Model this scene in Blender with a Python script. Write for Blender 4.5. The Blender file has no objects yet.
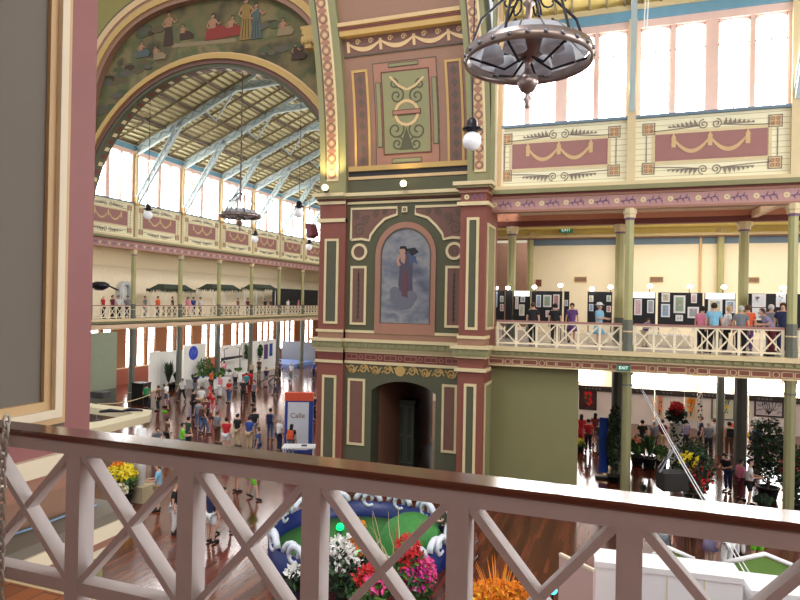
import bpy, math, random
from mathutils import Vector, Matrix
random.seed(7)
sc = bpy.context.scene
COL = sc.collection
pi = math.pi
# ------------------------------------------------------------------ camera
TH, PITCH, ROLL, FPX = math.radians(19.5), 0.0027, 0.0185, 620.0
v0 = Vector((-math.sin(TH), math.cos(TH), 0)); r0 = Vector((math.cos(TH), math.sin(TH), 0)); up0 = Vector((0, 0, 1))
CV = v0*math.cos(PITCH)+up0*math.sin(PITCH)
u1_ = up0*math.cos(PITCH)-v0*math.sin(PITCH)
CR = r0*math.cos(ROLL)+u1_*math.sin(ROLL)
CU = u1_*math.cos(ROLL)-r0*math.sin(ROLL)
cam = bpy.data.cameras.new('camera'); cam.sensor_width = 36; cam.lens = FPX/800*36; cam.clip_end = 300; cam.clip_start = 0.05
co = bpy.data.objects.new('camera', cam); COL.objects.link(co)
co.matrix_world = Matrix(((CR.x, CU.x, -CV.x, 0), (CR.y, CU.y, -CV.y, 0), (CR.z, CU.z, -CV.z, 0), (0, 0, 0, 1)))
sc.camera = co
def ray(px, py): return CV*FPX+CR*(px-400)+CU*(300-py)
def onY(px, py, Y): d = ray(px, py); return d*(Y/d.y)
def onX(px, py, X): d = ray(px, py); return d*(X/d.x)
def onZ(px, py, Z): d = ray(px, py); return d*(Z/d.z)
def atD(px, py, D): return ray(px, py)*(D/FPX)
G, GF = -7.7, -1.65          # ground floor and gallery floor, the eye is at 0
# ------------------------------------------------------------------ materials
def lin(c):
    return tuple(((x/255)/12.92 if x/255 <= .04045 else ((x/255+.055)/1.055)**2.4) for x in c)+(1,)
MATS = {}
def mat(name, c, rough=.6, metal=0, noise=.08, nscale=3, emit=0, spec=.5, coat=0):
    if name in MATS: return MATS[name]
    m = bpy.data.materials.new(name); m.use_nodes = True
    nt = m.node_tree; b = nt.nodes['Principled BSDF']
    b.inputs['Roughness'].default_value = rough; b.inputs['Metallic'].default_value = metal
    b.inputs['Specular IOR Level'].default_value = spec
    if coat: b.inputs['Coat Weight'].default_value = coat; b.inputs['Coat Roughness'].default_value = .12
    L = lin(c)
    if noise:
        tc = nt.nodes.new('ShaderNodeTexCoord'); n = nt.nodes.new('ShaderNodeTexNoise'); n.inputs['Scale'].default_value = nscale; n.inputs['Detail'].default_value = 3
        mx = nt.nodes.new('ShaderNodeMix'); mx.data_type = 'RGBA'
        mx.inputs[6].default_value = tuple(x*(1-noise) for x in L[:3])+(1,); mx.inputs[7].default_value = tuple(min(1, x*(1+noise)) for x in L[:3])+(1,)
        nt.links.new(tc.outputs['Object'], n.inputs['Vector']); nt.links.new(n.outputs['Fac'], mx.inputs[0]); nt.links.new(mx.outputs[2], b.inputs['Base Color'])
    else: b.inputs['Base Color'].default_value = L
    if emit:
        b.inputs['Emission Color'].default_value = L; b.inputs['Emission Strength'].default_value = emit
    MATS[name] = m
    return m
def stripes(name, c1, c2, period, width, axis='Z', rough=.6):
    """painted boards: a thin dark joint every `period` along one axis"""
    m = mat(name, c1, rough, noise=0); nt = m.node_tree; b = nt.nodes['Principled BSDF']
    tc = nt.nodes.new('ShaderNodeTexCoord'); sx = nt.nodes.new('ShaderNodeSeparateXYZ'); nt.links.new(tc.outputs['Object'], sx.inputs[0])
    q = nt.nodes.new('ShaderNodeMath'); q.operation = 'PINGPONG'; q.inputs[1].default_value = period/2; nt.links.new(sx.outputs[axis], q.inputs[0])
    g = nt.nodes.new('ShaderNodeMath'); g.operation = 'LESS_THAN'; g.inputs[1].default_value = width/2; nt.links.new(q.outputs[0], g.inputs[0])
    n = nt.nodes.new('ShaderNodeTexNoise'); n.inputs['Scale'].default_value = 1.5; nt.links.new(tc.outputs['Object'], n.inputs['Vector'])
    m0 = nt.nodes.new('ShaderNodeMix'); m0.data_type = 'RGBA'; L = lin(c1)
    m0.inputs[6].default_value = tuple(x*.88 for x in L[:3])+(1,); m0.inputs[7].default_value = L; nt.links.new(n.outputs['Fac'], m0.inputs[0])
    mx = nt.nodes.new('ShaderNodeMix'); mx.data_type = 'RGBA'; nt.links.new(m0.outputs[2], mx.inputs[6]); mx.inputs[7].default_value = lin(c2)
    nt.links.new(g.outputs[0], mx.inputs[0]); nt.links.new(mx.outputs[2], b.inputs['Base Color'])
    return m
def planks(name, cs, rough=.22):
    m = mat(name, cs[0], rough, noise=0); nt = m.node_tree; b = nt.nodes['Principled BSDF']
    tc = nt.nodes.new('ShaderNodeTexCoord'); mp = nt.nodes.new('ShaderNodeMapping'); mp.inputs['Rotation'].default_value = (0, 0, pi/2)
    nt.links.new(tc.outputs['Object'], mp.inputs['Vector'])
    br = nt.nodes.new('ShaderNodeTexBrick'); nt.links.new(mp.outputs[0], br.inputs['Vector'])
    br.inputs['Scale'].default_value = 1; br.inputs['Brick Width'].default_value = 2.6; br.inputs['Row Height'].default_value = .13; br.inputs['Mortar Size'].default_value = .004
    br.inputs['Color1'].default_value = lin(cs[0]); br.inputs['Color2'].default_value = lin(cs[1]); br.inputs['Mortar'].default_value = lin(cs[2]); br.offset = .37
    n = nt.nodes.new('ShaderNodeTexNoise'); n.inputs['Scale'].default_value = .5; n.inputs['Detail'].default_value = 5
    mp2 = nt.nodes.new('ShaderNodeMapping'); mp2.inputs['Scale'].default_value = (6, .6, 1); nt.links.new(tc.outputs['Object'], mp2.inputs['Vector']); nt.links.new(mp2.outputs[0], n.inputs['Vector'])
    mx = nt.nodes.new('ShaderNodeMix'); mx.data_type = 'RGBA'; mx.blend_type = 'MULTIPLY'; mx.inputs[0].default_value = .75
    cr = nt.nodes.new('ShaderNodeValToRGB'); cr.color_ramp.elements[0].position = .35; cr.color_ramp.elements[0].color = (.35, .3, .3, 1); cr.color_ramp.elements[1].position = .65
    nt.links.new(n.outputs['Fac'], cr.inputs[0]); nt.links.new(br.outputs['Color'], mx.inputs[6]); nt.links.new(cr.outputs[0], mx.inputs[7]); nt.links.new(mx.outputs[2], b.inputs['Base Color'])
    return m
def clouds(name, cols, scale, detail=4, stretch=(1, 1, 1)):
    """a painted cloudy ground: several colours on a noise ramp"""
    m = mat(name, cols[0], .75, noise=0); nt = m.node_tree; b = nt.nodes['Principled BSDF']
    tc = nt.nodes.new('ShaderNodeTexCoord'); mp = nt.nodes.new('ShaderNodeMapping'); mp.inputs['Scale'].default_value = stretch
    n = nt.nodes.new('ShaderNodeTexNoise'); n.inputs['Scale'].default_value = scale; n.inputs['Detail'].default_value = detail
    cr = nt.nodes.new('ShaderNodeValToRGB'); e = cr.color_ramp.elements
    while len(e) < len(cols): e.new(.5)
    for i, c in enumerate(cols): e[i].position = .3+.4*i/(len(cols)-1); e[i].color = lin(c)
    nt.links.new(tc.outputs['Object'], mp.inputs[0]); nt.links.new(mp.outputs[0], n.inputs['Vector']); nt.links.new(n.outputs['Fac'], cr.inputs[0]); nt.links.new(cr.outputs[0], b.inputs['Base Color'])
    return m
M = dict(
 panelpink=mat('panel_pink', (156, 108, 102), .6), friezepink=mat('frieze_pink', (182, 138, 132), .6), thinline=mat('thin_line_grey', (134, 122, 108), .7), spandrel=mat('spandrel_olive', (136, 124, 66), .7), nearpink=mat('near_pier_pink', (148, 92, 90), .55), pink=mat('pink_paint', (164, 116, 108), .55), salmon=mat('salmon_paint', (162, 114, 92), .6), red=mat('red_paint', (130, 72, 58), .6), darkred=mat('dark_red_paint', (112, 54, 46), .6),
 brownpink=mat('brown_pink_paint', (146, 108, 86), .6), plum=mat('plum_paint', (116, 80, 68), .6), cream=mat('cream_paint', (216, 196, 152), .55), tan=mat('tan_paint', (206, 172, 124), .55),
 gold=mat('gold_paint', (188, 152, 88), .5), grey=mat('warm_grey_paint', (116, 108, 96), .7, nscale=.8), olive=mat('olive_paint', (82, 80, 56), .65), sage=mat('sage_paint', (136, 132, 92), .6),
 green=mat('green_grey_paint', (84, 84, 62), .65), oliveboard=mat('olive_board', (128, 124, 84), .7, nscale=.6), shaft=mat('column_olive', (172, 168, 116), .55), colgrey=mat('column_grey', (98, 100, 88), .5),
 white=mat('white_paint', (232, 232, 230), .5), offwhite=mat('off_white_paint', (232, 218, 190), .65), wallcream=mat('wall_cream', (248, 234, 204), .75, noise=.03), bluegrey=mat('blue_grey_paint', (110, 130, 146), .6),
 blue=mat('plate_blue', (110, 158, 182), .55), paleblue=mat('pale_blue_iron', (188, 204, 204), .5), windowpink=mat('window_pink', (240, 204, 190), .5), dark=mat('dark_paint', (38, 34, 32), .5), outline=mat('outline_paint', (92, 80, 66), .7),
 iron=mat('dark_iron', (46, 44, 52), .35, .6), steel=mat('grey_steel', (120, 120, 124), .35, .7), black=mat('black_cloth', (20, 20, 24), .8), boards=stripes('cream_boards', (244, 236, 200), (190, 174, 132), .2, .02),
 ceilyellow=mat('ceiling_yellow', (226, 204, 124), .7), soffit=mat('soffit_beige', (216, 184, 154), .7), purple=mat('frieze_purple', (122, 92, 120), .7), railpaint=mat('rail_pink_grey', (198, 188, 186), .5, nscale=9),
 wood=mat('varnished_wood', (92, 46, 32), .14, nscale=5, noise=.25, coat=1), floor=planks('hardwood_planks', ((124, 64, 42), (88, 44, 32), (44, 24, 20)), .15), gfloor=mat('gallery_floor_grey', (176, 166, 160), .3),
 wfloor=planks('pine_planks', ((190, 112, 58), (166, 92, 44), (90, 50, 26)), .35), brick=mat('brick_red', (146, 82, 66), .8), ochre=mat('ochre_wall', (132, 88, 56), .8), roofy=mat('roof_board_yellow', (220, 214, 166), .75), roofd=mat('roof_joist', (130, 118, 86), .8),
 beamsalmon=mat('beam_salmon', (212, 146, 116), .6), trusslace=mat('truss_lacing', (146, 160, 162), .5), glowbright=mat('bright_daylight_pane', (255, 255, 255), .4, noise=0, emit=18.0), glowsoft=mat('shaded_daylight_pane', (250, 252, 255), .4, noise=0, emit=6.0), glow=mat('daylight_pane', (255, 255, 255), .4, noise=0, emit=12.0), turf=mat('turf_green', (60, 120, 50), .9, nscale=30, noise=.3))
# ------------------------------------------------------------------ mesh building
def FY(Y): return lambda u, v, w: (u, Y-w, v)
def FX(X): return lambda u, v, w: (X+w, u, v)
def FI(u, v, w): return (u, v, w)
class MB:
    def __init__(s, f=FI): s.v = []; s.F = []; s.mi = []; s.sm = []; s.f = f; s.mats = []; s.sub = 0
    def m(s, k):
        k = M[k] if isinstance(k, str) else k
        if k not in s.mats: s.mats.append(k)
        return s.mats.index(k)
    def add(s, vs, fs, k, smooth=False):
        o = len(s.v); s.v += [s.f(*p) for p in vs]; i = s.m(k)
        for q in fs: s.F.append([o+x for x in q]); s.mi.append(i); s.sm.append(smooth)
        return s
    def box(s, a0, a1, b0, b1, c0, c1, k):
        if s.sub and abs(b1-b0) > s.sub*1.01:
            n = int(math.ceil(abs(b1-b0)/s.sub))
            for i in range(n): s.box(a0, a1, b0+(b1-b0)*i/n, b0+(b1-b0)*(i+1)/n, c0, c1, k)
            return s
        p = [(x, y, z) for z in (c0, c1) for y in (b0, b1) for x in (a0, a1)]
        return s.add(p, [(0, 2, 3, 1), (4, 5, 7, 6), (0, 1, 5, 4), (2, 6, 7, 3), (0, 4, 6, 2), (1, 3, 7, 5)], k)
    def frame(s, a0, a1, b0, b1, t, w0, w1, k):
        s.box(a0, a1, b1-t, b1, w0, w1, k); s.box(a0, a1, b0, b0+t, w0, w1, k)
        s.box(a0, a0+t, b0+t, b1-t, w0, w1, k); s.box(a1-t, a1, b0+t, b1-t, w0, w1, k); return s
    def poly(s, pts, w0, w1, k):          # (u,v) outline, any winding, extruded in w
        A = sum(pts[i][0]*pts[(i+1) % len(pts)][1]-pts[(i+1) % len(pts)][0]*pts[i][1] for i in range(len(pts)))
        if A < 0: pts = pts[::-1]
        n = len(pts)
        return s.add([(p[0], p[1], w0) for p in pts]+[(p[0], p[1], w1) for p in pts],
                     [tuple(range(n-1, -1, -1)), tuple(range(n, 2*n))]+[(i, (i+1) % n, n+(i+1) % n, n+i) for i in range(n)], k)
    def band(s, inner, outer, w0, w1, k, closed=False):   # strip between two (u,v) polylines, with thickness
        n = len(inner); vs = []
        for (a, b) in zip(inner, outer): vs += [(a[0], a[1], w0), (b[0], b[1], w0), (b[0], b[1], w1), (a[0], a[1], w1)]
        fs = []
        for i in range(n if closed else n-1):
            o, q = 4*i, 4*((i+1) % n)
            for j in range(4): fs.append((o+j, o+(j+1) % 4, q+(j+1) % 4, q+j))
        if not closed: fs += [(3, 2, 1, 0), (4*n-4, 4*n-3, 4*n-2, 4*n-1)]
        return s.add(vs, fs, k)
    def bar(s, p, q, a, b, k, up=(0, 0, 1)):   # rectangular bar a (sideways) x b (along up)
        p, q = Vector(p), Vector(q); d = (q-p).normalized(); up = Vector(up)
        if abs(d.dot(up)) > .98: up = Vector((1, 0, 0))
        x = d.cross(up).normalized(); y = x.cross(d)
        vs = [tuple(e+x*(i*a/2)+y*(j*b/2)) for e in (p, q) for (i, j) in ((-1, -1), (1, -1), (1, 1), (-1, 1))]
        return s.add(vs, [(0, 1, 2, 3)[::-1], (4, 5, 6, 7), (0, 1, 5, 4), (1, 2, 6, 5), (2, 3, 7, 6), (3, 0, 4, 7)], k)
    def tube(s, pts, r, k, n=6, closed=False, flat=None):
        P = [Vector(p) for p in pts]; N = len(P); vs = []
        rr = r if hasattr(r, '__len__') else [r]*N
        ref = Vector((.31, .17, .93))
        for i, p in enumerate(P):
            d = (P[(i+1) % N] if (closed or i < N-1) else p)-(P[i-1] if (closed or i > 0) else p)
            d = d.normalized() if d.length else Vector((0, 0, 1))
            x = d.cross(ref); x = (x if x.length > .05 else d.cross(Vector((1, 0, 0)))).normalized(); y = d.cross(x)
            vs += [tuple(p+(x*math.cos(t)+y*math.sin(t))*rr[i]) for t in (2*pi*j/n for j in range(n))]
        fs = [(i*n+j, ((i+1) % N)*n+j, ((i+1) % N)*n+(j+1) % n, i*n+(j+1) % n) for i in range(N if closed else N-1) for j in range(n)]
        if not closed: fs += [tuple(range(n)), tuple(range((N-1)*n, N*n))[::-1]]
        return s.add(vs, fs, k, n > 5)
    def lathe(s, c, prof, k, n=16, caps=True):      # prof: (radius, z) bottom to top
        vs = [(c[0]+r*math.cos(2*pi*j/n), c[1]+r*math.sin(2*pi*j/n), c[2]+z) for (r, z) in prof for j in range(n)]
        N = len(prof)
        fs = [(i*n+j, i*n+(j+1) % n, (i+1)*n+(j+1) % n, (i+1)*n+j) for i in range(N-1) for j in range(n)]
        if caps: fs += [tuple(range(n))[::-1], tuple(range((N-1)*n, N*n))]
        return s.add(vs, fs, k, n > 9)
    def ball(s, c, r, k, n=10, m_=6, sc_=(1, 1, 1)):
        vs = []
        for i in range(m_+1):
            t = -pi/2+pi*i/m_
            for j in range(n):
                a = 2*pi*j/n; vs.append((c[0]+r*sc_[0]*math.cos(t)*math.cos(a), c[1]+r*sc_[1]*math.cos(t)*math.sin(a), c[2]+r*sc_[2]*math.sin(t)))
        fs = [(i*n+j, i*n+(j+1) % n, (i+1)*n+(j+1) % n, (i+1)*n+j) for i in range(m_) for j in range(n)]
        return s.add(vs, fs, k, True)
    def disc(s, cu, cv, r, w0, w1, k, n=14): return s.poly([(cu+r*math.cos(2*pi*i/n), cv+r*math.sin(2*pi*i/n)) for i in range(n)], w0, w1, k)
    def ringd(s, cu, cv, ri, ro, w0, w1, k, n=16):
        return s.band([(cu+ri*math.cos(2*pi*i/n), cv+ri*math.sin(2*pi*i/n)) for i in range(n)], [(cu+ro*math.cos(2*pi*i/n), cv+ro*math.sin(2*pi*i/n)) for i in range(n)], w0, w1, k, True)
    def ribbon(s, pts, t, w0, w1, k):     # flat painted line of width t along a (u,v) polyline
        L, R = [], []
        for i, p in enumerate(pts):
            a, b = pts[max(0, i-1)], pts[min(len(pts)-1, i+1)]
            dx, dy = b[0]-a[0], b[1]-a[1]; l = math.hypot(dx, dy) or 1
            tt = t[i] if hasattr(t, '__len__') else t
            L.append((p[0]-dy/l*tt/2, p[1]+dx/l*tt/2)); R.append((p[0]+dy/l*tt/2, p[1]-dx/l*tt/2))
        return s.band(R, L, w0, w1, k)
    def petals(s, c, R, n, r, k, squash=1.0, rng=random):   # many small crossed petals inside an ellipsoid
        for _ in range(n):
            while 1:
                q = Vector((rng.uniform(-1, 1), rng.uniform(-1, 1), rng.uniform(-1, 1)))
                if q.length <= 1: break
            p = Vector(c)+Vector((q.x*R[0], q.y*R[1], q.z*R[2])); a = Vector((rng.gauss(0, 1), rng.gauss(0, 1), rng.gauss(0, 1))).normalized()
            b = a.orthogonal().normalized(); e = a.cross(b); rr = r*rng.uniform(.6, 1.3)
            s.add([tuple(p-a*rr), tuple(p+b*rr*.5*squash+e*rr*.15), tuple(p+a*rr), tuple(p-b*rr*.5*squash+e*rr*.15)], [(0, 1, 2, 3)], k)
        return s
    def build(s, name, parent=None, **kw):
        me = bpy.data.meshes.new(name); me.from_pydata(s.v, [], s.F)
        for k in s.mats: me.materials.append(k)
        me.polygons.foreach_set('material_index', s.mi); me.polygons.foreach_set('use_smooth', s.sm); me.update()
        o = bpy.data.objects.new(name, me); COL.objects.link(o)
        if parent: par(o, parent)
        for a, b in kw.items(): o[a] = b
        return o
def par(o, root):
    o.parent = root; o.matrix_parent_inverse = Matrix.Translation(-root.location)
def tag(o, label, cat, group=None):
    o['label'] = label; o['category'] = cat
    if group: o['group'] = group
    return o
def thing(name, label, cat, loc=(0, 0, 0), group=None):
    o = bpy.data.objects.new(name, None); COL.objects.link(o); o.location = loc; o.empty_display_size = .2
    return tag(o, label, cat, group)
def st(name, mb, parent=None): return mb.build(name, parent, **({} if parent else {'kind': 'structure'}))
def copy_thing(root, loc, rz=0, label=None):
    r = root.copy(); COL.objects.link(r); r.location = loc; r.rotation_euler = (0, 0, rz)
    if label: r['label'] = label
    for ch in root.children:
        c = ch.copy(); COL.objects.link(c); c.parent = r; c.matrix_parent_inverse = ch.matrix_parent_inverse
        for g in ch.children:
            d = g.copy(); COL.objects.link(d); d.parent = c; d.matrix_parent_inverse = g.matrix_parent_inverse
    return r
def arc(cx, cz, r, a0, a1, n, ry=None): return [(cx+r*math.cos(a0+(a1-a0)*i/n), cz+(ry or r)*math.sin(a0+(a1-a0)*i/n)) for i in range(n+1)]
def spiral(cx, cz, r, turns, a0, n, sgn=1): return [(cx+r*(1-.85*i/n)*math.cos(a0+sgn*turns*2*pi*i/n), cz+r*(1-.85*i/n)*math.sin(a0+sgn*turns*2*pi*i/n)) for i in range(n+1)]
# ================================================================== THE SETTING
fl = MB(); fl.box(-60, 30, -6, 90, G-.3, G, 'floor'); st('floor', fl)

def motif_panel(mb, a0, a1, b0, b1, w):
    """cream boarded zone: maroon panel with swags, outlined border with corner squares, scrolls above and below"""
    H = b1-b0; p0, p1 = b0+H*.30, b1-H*.28; q0, q1 = a0+.55, a1-.55
    mb.box(q0, q1, p0, p1, w-.05, w+.02, 'panelpink')
    mb.frame(q0-.12, q1+.12, p0-.1, p1+.1, .1, w, w+.015, 'cream')
    cs = .42
    for su in (0, 1):
        for sv in (0, 1):
            uu = a0+.12 if su == 0 else a1-.12-cs; vv = b0+.22 if sv == 0 else b1-.2-cs
            mb.frame(uu, uu+cs, vv, vv+cs, .03, w, w+.02, 'thinline')
            mb.box(uu+.05, uu+cs-.05, vv+.05, vv+cs-.05, w, w+.018, 'tan')
            for k in range(4):
                mb.ringd(uu+.13+.16*(k % 2), vv+.13+.16*(k//2), .03, .065, w+.018, w+.026, 'salmon', 8)
    for uu in (a0+.26, a1-.26): mb.box(uu-.015, uu+.015, b0+.66, b1-.64, w, w+.02, 'thinline')
    c = (a0+a1)/2
    for sv, z in ((1, b1-.34), (-1, b0+.3)):
        for s in (-1, 1):
            mb.ribbon(spiral(c+s*.2, z-sv*.02, .17, 1.6, pi/2*sv, 22, -s*sv), .032, w, w+.02, 'thinline')
            L = (a1-a0)/2-.75
            mb.ribbon([(c+s*(.36+L*t), z-sv*.06-sv*.10*math.sin(t*pi*.5)) for t in [i/8 for i in range(9)]], .03, w, w+.02, 'thinline')
            for i in range(7):
                t = i/7; uu = c+s*(.45+L*.62*t); hgt = .2*(1-t)+.05
                mb.poly([(uu-.06, z-.07*sv), (uu+s*.05, z+sv*(hgt-.07)), (uu+.09, z-.07*sv)], w, w+.02, 'thinline')
    m = p0+(p1-p0)*.82
    n = 2; L = (q1-q0)*.66/n; ua = c-L*n/2
    for i in range(n):
        pts = [(ua+L*(i+t), m-(p1-p0)*.5*(1-(2*t-1)**2)) for t in [j/12 for j in range(13)]]
        mb.ribbon(pts, [.05+.09*math.sin(pi*j/12) for j in range(13)], w+.02, w+.035, 'tan')
    for i in range(n+1):
        uu = ua+L*i
        mb.poly([(uu-.09, m), (uu, m+.18), (uu+.09, m)], w+.02, w+.04, 'tan'); mb.box(uu-.07, uu+.07, m-.32, m, w+.02, w+.04, 'tan')

def frieze_flowers(mb, a0, a1, b0, b1, w):
    n = max(1, int((a1-a0)/.85)); L = (a1-a0)/n; zc = (b0+b1)/2
    for i in range(n):
        u = a0+L*i
        mb.ringd(u+L*.2, zc, .03, .1, w, w+.01, 'cream', 8)
        for k in range(5):
            uu = u+L*(.38+.11*k); s = 1 if k % 2 else -1
            mb.poly([(uu, zc), (uu+.1, zc+s*.17), (uu+.08, zc+s*.02)], w, w+.01, 'purple')
        mb.ribbon([(u+L*.33, zc-.03), (u+L*.9, zc+.03)], .035, w, w+.01, 'purple')

def arm_wall(side, f, edges, win_top, sill, det=True):
    e0, e1 = edges[0], edges[-1]
    # gallery edge
    t = MB(f)
    t.box(e0, e1, -1.78, -1.62, .0, .34, 'cream'); t.box(e0, e1, -1.94, -1.78, .0, .26, 'sage'); t.box(e0, e1, -2.02, -1.94, 0, .2, 'cream')
    n = int((e1-e0)/.3)
    for i in range(n): t.box(e0+.3*i, e0+.3*i+.16, -1.92, -1.8, .26, .3, 'sage')
    t.box(e0, e1, -2.07, -2.02, 0, .16, 'salmon'); t.box(e0, e1, -2.32, -2.02, -.35, .1, 'salmon'); t.box(e0, e1, -2.37, -2.32, -.35, .13, 'cream')
    n = int((e1-e0)/1.27); L = (e1-e0)/n
    for i in range(n):
        u = e0+L*i
        t.box(u+.1, u+L*.44, -2.26, -2.13, .1, .115, 'red'); t.frame(u+.05, u+L*.48, -2.29, -2.1, .02, .1, .12, 'cream')
        t.poly([(u+L*.62-.12, -2.195), (u+L*.62, -2.09), (u+L*.62+.12, -2.195), (u+L*.62, -2.3)], .1, .115, 'red'); t.ringd(u+L*.62, -2.195, .085, .105, .1, .12, 'cream', 12)
        t.box(u+L*.74+.06, u+L-.02, -2.26, -2.13, .1, .115, 'red'); t.frame(u+L*.74, u+L+.02, -2.29, -2.1, .02, .1, .12, 'cream')
    st('trim_gallery_edge', t)
    # upper beam: frieze and cornice
    t = MB(f)
    t.box(e0, e1, 3.52, 4.06, -.3, .1, 'friezepink'); t.box(e0, e1, 3.48, 3.56, -.3, .14, 'salmon'); t.box(e0, e1, 4.0, 4.08, -.3, .16, 'salmon')
    frieze_flowers(t, e0, e1, 3.58, 3.98, .1)
    t.box(e0, e1, 4.08, 4.14, -.3, .2, 'darkred'); t.box(e0, e1, 4.14, 4.3, -.3, .36, 'sage'); t.box(e0, e1, 4.3, 4.44, -.3, .28, 'cream')
    st('trim_upper_beam', t)
    w = MB(f); w.box(e0, e1, 4.4, sill, -.3, 0, 'boards')
    st('wall_'+side, w)
    t = MB(f)
    for a, b in zip(edges, edges[1:]): motif_panel(t, a+.25, b-.25, 4.46, sill-.02, .0)
    st('trim_painted_panels', t)
    t = MB(f); t.box(e0, e1, sill-.03, sill+.07, -.3, .12, 'bluegrey')
    t.box(e0, e1, win_top, win_top+.28, -.3, .0, 'windowpink'); t.box(e0, e1, win_top+.28, win_top+.62, -.3, .1, 'blue'); t.box(e0, e1, win_top+.62, win_top+.8, -.3, .2, 'cream')
    for k, a in enumerate(edges):
        t.box(a-.14, a+.14, 4.44, win_top+.3, -.3, .14, 'cream')
        if k < len(edges)-1:
            for (x0, x1) in ((.14, .26), (1.26, 1.4), (2.38, 2.76), (3.74, 3.88), (4.86, 4.98)): t.box(a+x0, a+x1, sill+.05, win_top, -.22, -.02, 'windowpink')
    st('trim_window_surround', t)
    for k, a in enumerate(edges[:-1]):
        for x in (.26, 1.4, 2.76, 3.88):
            g = MB(f); h = win_top-sill
            u0, u1 = a+x, a+x+.99; z0, z1 = sill+.07, win_top
            g.box(u0, u0+.04, z0, z1, -.16, -.08, 'windowpink'); g.box(u1-.04, u1, z0, z1, -.16, -.08, 'windowpink')
            g.box(u0, u1, z0+h*.70, z0+h*.70+.05, -.16, -.08, 'windowpink'); g.box(u0+.48, u0+.52, z0, z1, -.15, -.1, 'windowpink')
            g.band(arc((u0+u1)/2, z1-.16, .47, 0, pi, 8, .12), [(u1-.99*i/8, z1) for i in range(9)], -.16, -.08, 'windowpink')
            o = g.build('window_frame'); 
            p = MB(f); p.box(u0+.02, u1-.02, z0, z1, -.14, -.12, 'glow')
            NWIN[0] += 1; o.name = 'window_%d' % NWIN[0]; o['kind'] = 'structure'
            p.build('pane', o)
NWIN = [0]
def column(p, z0, z1, r, kind, base_h):
    c = MB(); x, y = p
    n = 8
    def octg(rr, a, b, k):
        c.lathe((x, y, 0), [(rr, a), (rr, b)], k, n)
    if base_h: octg(r*1.3, z0, z0+.25, 'colgrey'); octg(r*1.12, z0+.25, z0+base_h, 'colgrey'); octg(r*1.2, z0+base_h*.62, z0+base_h*.66, 'cream')
    if kind != 'shaft': octg(r, z0+base_h, z1-.12, kind); octg(r*1.12, z1-.5, z1-.44, 'colgrey'); octg(r*1.25, z1-.12, z1, 'sage'); st('column', c); return
    octg(r, z0+base_h, z1-.35, kind); octg(r*1.15, z1-.42, z1-.34, 'purple' if kind == 'shaft' else 'colgrey'); octg(r*1.35, z1-.34, z1-.2, 'cream'); octg(r*1.6, z1-.2, z1, 'cream')
    st('column', c)
def rail_bay(f, a0, a1, label, group, n=None):
    t = thing('gallery_railing', label, 'railing', f(a0, GF, -.12), group)
    h = MB(f); h.box(a0, a1, GF+.95, GF+1.02, -.16, -.05, 'pink'); h.build('handrail', t)
    h = MB(f); h.box(a0, a1, GF+.9, GF+.95, -.14, -.07, 'offwhite'); h.build('top_beam', t)
    h = MB(f); h.box(a0, a1, GF+.12, GF+.18, -.14, -.07, 'offwhite'); h.build('bottom_rail', t)
    n = n or max(1, round((a1-a0)/.72)); L = (a1-a0)/n
    for i in range(n+1):
        u = min(max(a0+L*i, a0+.04), a1-.04); h = MB(f); h.box(u-.04, u+.04, GF, GF+.92, -.145, -.065, 'offwhite'); h.build('post', t)
    for i in range(n):
        u = a0+L*i; h = MB(f)
        for s in (0, 1):
            h.ribbon([(u+.04, GF+(.18, .9)[s]), (u+L-.04, GF+(.9, .18)[s])], .05, -.13+.025*s, -.105+.025*s, 'offwhite')
        h.build('cross_brace', t)
EDGE_R = [-4.75, .3, 5.4, 10.5, 15.6]
YR = 23.7
arm_wall('back', FY(YR), EDGE_R, 9.95, 6.72)
XL = -34.2
EDGE_L = [31.75+5.25*k for k in range(9)]
arm_wall('left', FX(XL), EDGE_L, 10.6, 6.95)
NTH = ['first', 'second', 'third', 'fourth', 'fifth', 'sixth', 'seventh', 'eighth', 'ninth']
for k in range(4):
    a, b = EDGE_R[k], EDGE_R[k+1]
    rail_bay(FY(YR), a+(.2 if k else .3), b-.2, 'white and pink cross-braced gallery railing, %s bay right of the painted pier' % NTH[k], 'railings of the right gallery')
for k in range(8):
    a, b = EDGE_L[k], EDGE_L[k+1]
    rail_bay(FX(XL), a+.2, b-.2, 'pale cross-braced gallery railing seen through the arch, %s bay from the pink pier' % NTH[k], 'railings of the left gallery')
for x in EDGE_R[1:]:
    column((x, YR+.05), GF, 3.5, .15, 'shaft', 1.15); column((x, YR+.1), G, -2.36, .17, 'sage', 0)
for y in EDGE_L[1:]:
    column((XL-.05, y), GF, 3.5, .17, 'shaft', 1.1); column((XL-.05, y), G, -2.36, .22, 'colgrey', .9)
for x in (-5, -.02, 5.06, 10.2):
    column((x, 30.4), GF, 3.75, .2, 'shaft', 1.1); column((x, 30.5), G, -2.3, .26, 'colgrey', 0)
for x in (-5, .0, 5.06): column((x, 37.0-(0 if x else .3)), GF, 4.2, .17, 'shaft', 1.1); column((x, 36.2), G, -2.3, .2, 'colgrey', 0)
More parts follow.
